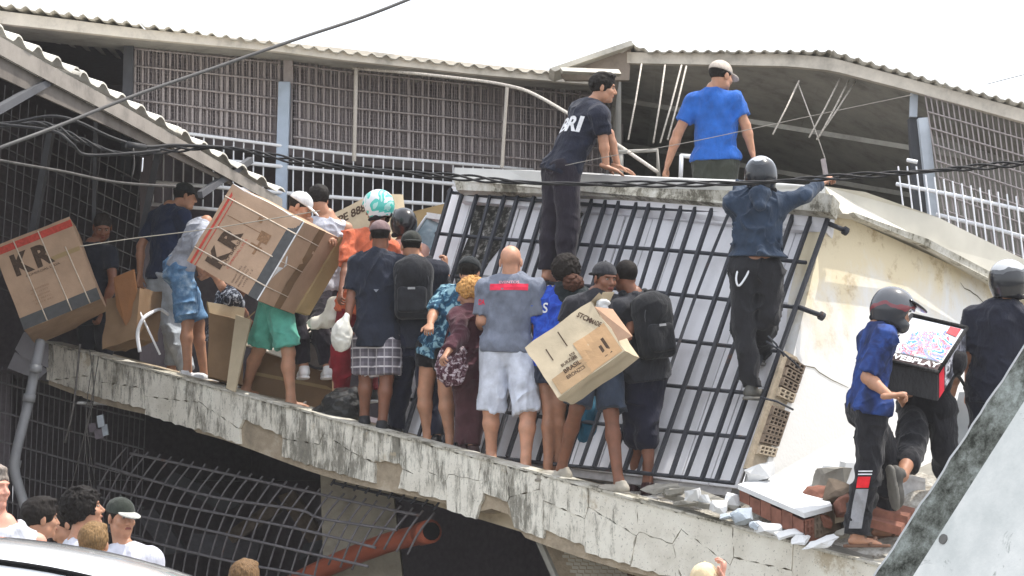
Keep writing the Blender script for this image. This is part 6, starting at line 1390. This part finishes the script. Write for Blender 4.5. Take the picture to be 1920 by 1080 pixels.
n2 = N('side_panel_print'); f = n2.noise(9, 4, .6, dist=1); n2.col(n2.ramp(f, [(.38, rgb('24242a')), (.47, rgb('8a8c98')), (.55, rgb('d8d8e0')), (.62, rgb('3a3a44'))])).set(.4); m = MB(); m.quad(sd_(.22, .12), sd_(.95, .10), sd_(.95, .9), sd_(.22, .92)); m.build('side_panel', n2.m, db_)
m = MB(); m.quad(sd_(.03, .08), sd_(.2, .08), sd_(.2, .95), sd_(.03, .95)); m.build('side_panel', plain('c02c3c', .4, bump=0), db_); tubeo('bag_strap', bez([sd_(.6, 1.0), sd_(.75, 1.4) , sd_(.9, 1.9)], 4), .012, cloth('151517'), db_)
lettering('printed_text', 'WEB', sd_(.115, .5, .012), Dn, (sd_(0, .5) - sd_(.3, .5)), .16, .05, M_whiteprint, db_, .02)

# ---------------------------------------------------------------- rubble on the slab at right
def chunk(label, c, size, mat, seed, group=None, ax=None):
    r = random.Random(seed); import bmesh
    b = bmesh.new(); pts = [b.verts.new([r.uniform(-1, 1) * size[k] for k in range(3)]) for _ in range(34)]; bmesh.ops.convex_hull(b, input=pts)
    bmesh.ops.subdivide_edges(b, edges=b.edges[:], cuts=1, use_grid_fill=True); bmesh.ops.triangulate(b, faces=b.faces[:]); from mathutils import noise as mnz
    for v in b.verts: v.co += mnz.noise_vector(v.co * (2.2 / max(size)) + Vector((seed, 0, 0))) * max(size) * .13
    for v in [v for v in b.verts if not v.link_faces]: b.verts.remove(v)
    bmesh.ops.scale(b, vec=(1.2, 1.2, 1.2), verts=b.verts[:]); me = bpy.data.meshes.new('rubble_chunk'); b.to_mesh(me); b.free(); me.materials.append(mat); o = bpy.data.objects.new('rubble_chunk', me); COL.objects.link(o); o.location = c; o.rotation_euler = (r.uniform(-.3, .3), r.uniform(-.3, .3), r.uniform(0, 3)); tag(o, label, 'rubble', group); return o
bw_ = thing('broken_wall_piece', 'broken wall slab of hollow red bricks with white plaster top on the rubble', 'rubble', P(1500, 990, 17.3))
q = [P(1383, 908, 17.85), P(1430, 893, 18.25), P(1535, 888, 18.3), P(1552, 905, 18.1), P(1548, 925, 17.85), P(1560, 948, 17.4), P(1508, 962, 17.15)]
m = MB(); m.prism(q, Vector((0, 0, -.035))); m.build('plaster_face', M_plaster, bw_)
A_, B_ = P(1386, 913, 17.84), P(1507, 968, 17.18); ed = (B_ - A_); nb = 6; inn = Vector((.25, .45, .0)).normalized()
for i in range(nb):
    t0 = i / nb + .004; h_ = (.11, .135, .15, .155, .16, .165)[i]; o = A_ + ed * t0 + Vector((0, 0, -h_ + .01 - .012 * (i % 2))); boxo('brick', o, ed * (1 / nb - .008), inn * .28, Vector((0, 0, h_ - .03)), M_brick, bw_)
C_ = P(1508, 968, 17.17); ex_ = (P(1562, 955, 17.45) - C_)
for i in range(3):
    o = C_ + ex_ * (i / 3 + .01) + Vector((0, 0, -.175 + .01 * i)); hollow('brick', o, ex_ * .31, Vector((0, 0, .15)), inn * .15, 2, 3, M_brick if i == 0 else M_brickd, bw_, .3)
for k, (x, y, Yv_, sz, lb) in enumerate([(1424, 886, 18.0, (.10, .06, .05), 'white plaster lump on top of the brick slab by the grille corner'), (1590, 895, 18.2, (.20, .14, .11), 'large white plaster boulder left of the track trousers'), (1300, 928, 18.0, (.055, .04, .07), 'upright white chunk on the slab below the grille'), (1322, 940, 17.95, (.04, .03, .05), 'small white angular stone between two white chunks'), (1349, 950, 17.8, (.09, .05, .04), 'flat white plaster bar beside the small angular stone'), (1394, 968, 17.55, (.07, .05, .05), 'bluish grey stone just left of the brick slab'), (1440, 990, 17.3, (.08, .06, .04), 'pale stone under the near edge of the brick slab'), (1478, 1003, 17.2, (.09, .05, .03), 'flat stone below the hollow brick end'), (1572, 925, 17.6, (.08, .06, .08), 'dusty broken brick lump right of the plaster slab'), (1585, 950, 17.4, (.07, .06, .07), 'reddish lump behind the striped trouser leg'), (1240, 915, 18.2, (.13, .06, .02), 'thin pale slab shard right of the barefoot legs')]):
    chunk(lb, P(x, y, Yv_), sz, [M_plaster, M_plaster, M_plaster, M_plaster, M_plaster, plain('a9b2ba', .9, name='blue_grey_stone'), M_plaster, M_plaster, M_brickd, M_brick, M_conc][k], 100 + k)
r9 = random.Random(4)
for lb, q, mt, th in (('wide white plaster sheet tilted against the foot of the cream wall', [(1535, 878, 18.25), (1592, 862, 18.5), (1640, 884, 18.4), (1628, 925, 18.0), (1568, 915, 18.0)], M_plaster, .05),
    ('flat white plaster sheet behind the striped trousers at ankle height', [(1560, 925, 17.9), (1600, 915, 18.1), (1690, 948, 17.9), (1670, 972, 17.5), (1590, 960, 17.5)], M_plaster, .05),
    ('grey mortar slab leaning on the far end of the brick piece', [(1545, 890, 18.1), (1570, 885, 18.1), (1600, 960, 17.5), (1565, 965, 17.45)], M_mo, .06),
    ('low pale slab lying left of the brick piece below the grille', [(1225, 905, 18.5), (1300, 915, 18.3), (1390, 948, 17.9), (1330, 946, 17.85), (1250, 925, 18.2)], M_conc, .04)):
    pts = []; L_ = len(q)
    for i in range(L_):
        a, b = P(*q[i]), P(*q[(i + 1) % L_])
        for k in range(4): pts.append(a.lerp(b, k / 4) + Vector((r9.uniform(-.012, .012), r9.uniform(-.02, .02), r9.uniform(-.006, .006))))
    m = MB(); m.prism(pts, Vector((0, .02, -th))); tag(m.build('plaster_piece', mt, loc=P(*q[0])), lb, 'rubble')
tl_ = thing('roof_tile_stack', 'reddish clay slab piece lying behind the sandalled foot', 'rubble', P(1660, 985, 17.3)); boxo('clay_slab', P(1618, 965, 17.3), P(1702, 985, 17.4) - P(1618, 965, 17.3), (.1, .3, .06), (0, 0, .06), M_brick, tl_); boxo('clay_slab', P(1615, 985, 17.2), P(1690, 1005, 17.25) - P(1615, 985, 17.2), (.1, .3, .06), (0, 0, .06), M_brick, tl_)
cr = thing('white_crate', 'white slotted plastic panel behind the raised shoe sole', 'crate', P(1680, 960, 18.0)); o = P(1625, 880, 17.9); X = P(1735, 905, 18.1) - o; boxo('panel', o, X, (0, .05, 0), (0, 0, -.30), M_white, cr)
for i in range(6): a = o + X * (.18 + .06 * i) + Vector((0, -.004, -.13)); boxo('slot', a, X * .022, (0, .01, 0), (0, 0, -.13), M_black, cr)
boxo('top_frame', o + Vector((0, -.01, .0)), X, (0, .1, 0), (0, 0, .03), M_white, cr); 
wb_ = thing('leaning_board', 'grey board propped behind the cropped black trousers', 'board', P(1780, 900, 18.3)); m = MB(); m.prism([P(1800, 735, 18.4), P(1835, 735, 18.4), P(1790, 905, 18.2), P(1760, 900, 18.2)], Vector((0, .04, 0))); m.build('board_face', plain('9aa0a4', .8, name='grey_board', scale=4), wb_)
# mound of dust and broken plaster against the wall base
def mound(x0, x1, s0, s1, H, seed, nx=60, ny=14):
    V, F = [], []; pts = []
    for i in range(nx + 1):
        t0 = lerp(x0, x1, i / nx)
        for j in range(ny + 1): pts.append(tuple(deck(t0, lerp(s0, s1, j / ny))))
    A = np.array(pts); g = np.array([[i / nx, j / ny] for i in range(nx + 1) for j in range(ny + 1)]); env = np.clip(np.sin(np.pi * g[:, 0]), 0, 1) ** .5 * np.clip(g[:, 1] * 1.6, 0, 1); nz = vnoise(A, 3.0, seed) * .6 + vnoise(A, 9, seed + 1) * .5 + vnoise(A, 24, seed + 2) * .22
    A[:, 2] += env * H * nz - .01
    return A, [(i * (ny + 1) + j, (i + 1) * (ny + 1) + j, (i + 1) * (ny + 1) + j + 1, i * (ny + 1) + j + 1) for i in range(nx) for j in range(ny)]
n = N('plaster_dust'); n.col(n.ramp(n.noise(7, 8, .75), [(.35, rgb('7d766c')), (.5, rgb('b5b0a6')), (.62, rgb('dad8d2'))])).set(.97, spec=.05); n.bump(n.noise(45, 5, .7), .9, .02)
tag(mk('rubble_mound', mound(LEN * .70, LEN * 1.06, .12, 1.5, .24, 5), n.m, loc=deck(LEN * .85, .6)), 'low mound of plaster dust and crumbs along the wall base', kind='stuff')
r6 = random.Random(77)
for k, (x, y, Yv_, sz, lb, mt) in enumerate([(1262, 922, 18.15, (.06, .05, .03), 'small grey chip right of the barefoot legs', 2), (1285, 945, 17.85, (.08, .05, .015), 'thin flat grey shard near the slab lip below the grille', 2), (1372, 940, 17.9, (.07, .05, .05), 'white lump touching the left end of the brick slab', 0), (1362, 968, 17.6, (.06, .04, .02), 'flat bluish shard near the slab lip, left of the bricks', 3), (1418, 985, 17.35, (.05, .04, .03), 'small bluish stone near the lip under the bricks', 3), (1500, 1012, 17.12, (.10, .05, .015), 'long thin plaster shard under the hollow bricks by the lip', 0), (1540, 1018, 17.05, (.13, .06, .02), 'pale plank shaped shard at the sandalled foot', 0), (1535, 935, 17.75, (.10, .09, .07), 'brown brick lump at the far end of the plaster slab', 1), (1560, 905, 18.0, (.14, .05, .10), 'grey tilted plaster flake above the brick lump', 2), (1612, 900, 18.1, (.12, .08, .16), 'tall white flake leaning behind the striped trousers', 0), (1545, 975, 17.4, (.07, .06, .05), 'reddish brick crumb beside the hollow brick end', 1), (1580, 1000, 17.2, (.07, .05, .03), 'grey crumb left of the sandalled foot', 2)]):
    chunk(lb, P(x, y, Yv_), sz, [M_plaster, M_brick, M_conc, plain('a9b2ba', .9, name='blue_grey_stone')][mt], 300 + k)
# small debris nobody could count
r4 = random.Random(21); vv, ff = [], []
for i in range(900):
    t = r4.uniform(.60, 1.04) * LEN; s = r4.uniform(.10, 1.3) ; z = r4.uniform(.006, .03) * (1.6 if r4.random() < .1 else 1); c = deck(t, s); n0 = len(vv)
    pts = [Vector((r4.uniform(-1, 1), r4.uniform(-1, 1), r4.uniform(-.4, .8))) * z for _ in range(4)]; vv += [c + p for p in pts]; ff += [(n0, n0 + 1, n0 + 2), (n0, n0 + 3, n0 + 1), (n0 + 1, n0 + 3, n0 + 2), (n0, n0 + 2, n0 + 3)]
n = N('mixed_debris'); n.col(n.ramp(n.noise(9, 3), [(.35, rgb('6f675c')), (.5, rgb('aaa59a')), (.65, rgb('d5d3cd'))])).set(.95); tag(mk('debris', (vv, ff), n.m, loc=deck(LEN * .8, .5)), 'small grey and white debris strewn on the slab at right', kind='stuff')

# ---------------------------------------------------------------- white car roof (lower left)
car = thing('white_car', 'white car whose curved roof shows along the lower left edge', 'car', (-3.2, 9.2, 0)); M_carp = plain('e2e4e6', .18, name='white_car_paint', scale=1, var=.02, coat=1, bump=0); M_glass = plain('14181c', .05, name='car_glass', coat=1, bump=0)
prof = [(-5.3, .95), (-5.2, 1.05), (-4.6, 1.30), (-4.1, 1.46), (-3.4, 1.515), (-2.6, 1.52), (-2.0, 1.515), (-1.75, 1.49), (-1.5, 1.447), (-1.3, 1.392), (-1.1, 1.315), (-.9, 1.22), (-.6, 1.08), (-.1, .98), (.3, .92), (.65, .80), (.75, .60)]
cx = -2.0
def strip_car(name, pr, yw, mat, dz=0, thick=None):
    m = MB(); ny = 9
    for i, (x, z) in enumerate(pr):
        for j in range(ny):
            v = -1 + 2 * j / (ny - 1); crown = (1 - abs(v) ** 3) * .07; m.v.append(Vector((x, 9.35 + v * yw, z - .07 + crown + dz)))
    for i in range(len(pr) - 1):
        for j in range(ny - 1): a = i * ny + j; m.f.append((a, a + ny, a + ny + 1, a + 1))
    return m.build(name, mat, car, True)
fine = [(x, poly_at(prof, x)) for x in np.linspace(-4.1, -.98, 40)]
fine = [(x, sum(poly_at(prof, x + d) for d in (-.15, -.07, 0, .07, .15)) / 5) for x, z in fine]
strip_car('roof', fine, .60, M_carp); strip_car('windscreen', [(-.98, fine[-1][1] - .0), (-.1, .96)], .62, M_glass); strip_car('rear_window', [(-4.1, fine[0][1]), (-5.0, 1.0)], .6, M_glass)
for s in (-1, 1):
    yv = 9.35 + s * .60; tubeo('roof_gutter', [Vector((x, yv - .0 * s, z - .068)) for x, z in fine], .012, M_black, car, 6)
    m = MB()
    for x, z in fine: m.v += [Vector((x, yv + s * .002, z - .075)), Vector((x, yv + s * .05, z - .12)), Vector((x, yv + s * .07, z - .17))]
    for i in range(len(fine) - 1): a = i * 3; m.f += [(a, a + 3, a + 4, a + 1), (a + 1, a + 4, a + 5, a + 2)]
    m.build('roof_rail', M_carp, car, True)
    m = MB(); m.v += [Vector((-3.9, yv + s * .07, 1.26)), Vector((-1.45, yv + s * .07, 1.25)), Vector((-.3, yv + s * .2, .93)), Vector((-4.8, yv + s * .2, .93))]; m.f.append((0, 1, 2, 3)); m.build('side_window', M_glass, car)
m = MB(); pp = [(-5.35, .35), (-5.35, .9), (-4.9, .95), (-.3, .95), (.45, .88), (.75, .7), (.8, .35)]; m.prism([Vector((x, 8.55, z)) for x, z in pp], Vector((0, 1.6, 0))); m.build('body', M_carp, car)
for x in (-4.4, -.4):
    for y in (8.56, 10.0): w_ = tubeo('wheel', [(x, y, .32), (x, y + .18, .32)], .32, plain('1a1a1a', .9, name='tyre_rubber'), car, 20)

# thin haze box added to imitate a veil of glare and lift blacks
hz = MB(); hz.box((-60, -3, -1), (120, 0, 0), (0, 75, 0), (0, 0, 14)); ho = hz.build('haze', plain('ffffff')); ho.data.materials.clear()
hm_ = bpy.data.materials.new('haze'); hm_.use_nodes = True; t_ = hm_.node_tree; t_.nodes.remove(t_.nodes['Principled BSDF']); v_ = t_.nodes.new('ShaderNodeVolumePrincipled'); v_.inputs['Density'].default_value = .0008; v_.inputs['Color'].default_value = (.97, .96, .95, 1)
t_.links.new(v_.outputs[0], t_.nodes['Material Output'].inputs['Volume']); ho.data.materials.append(hm_); ho['kind'] = 'stuff'
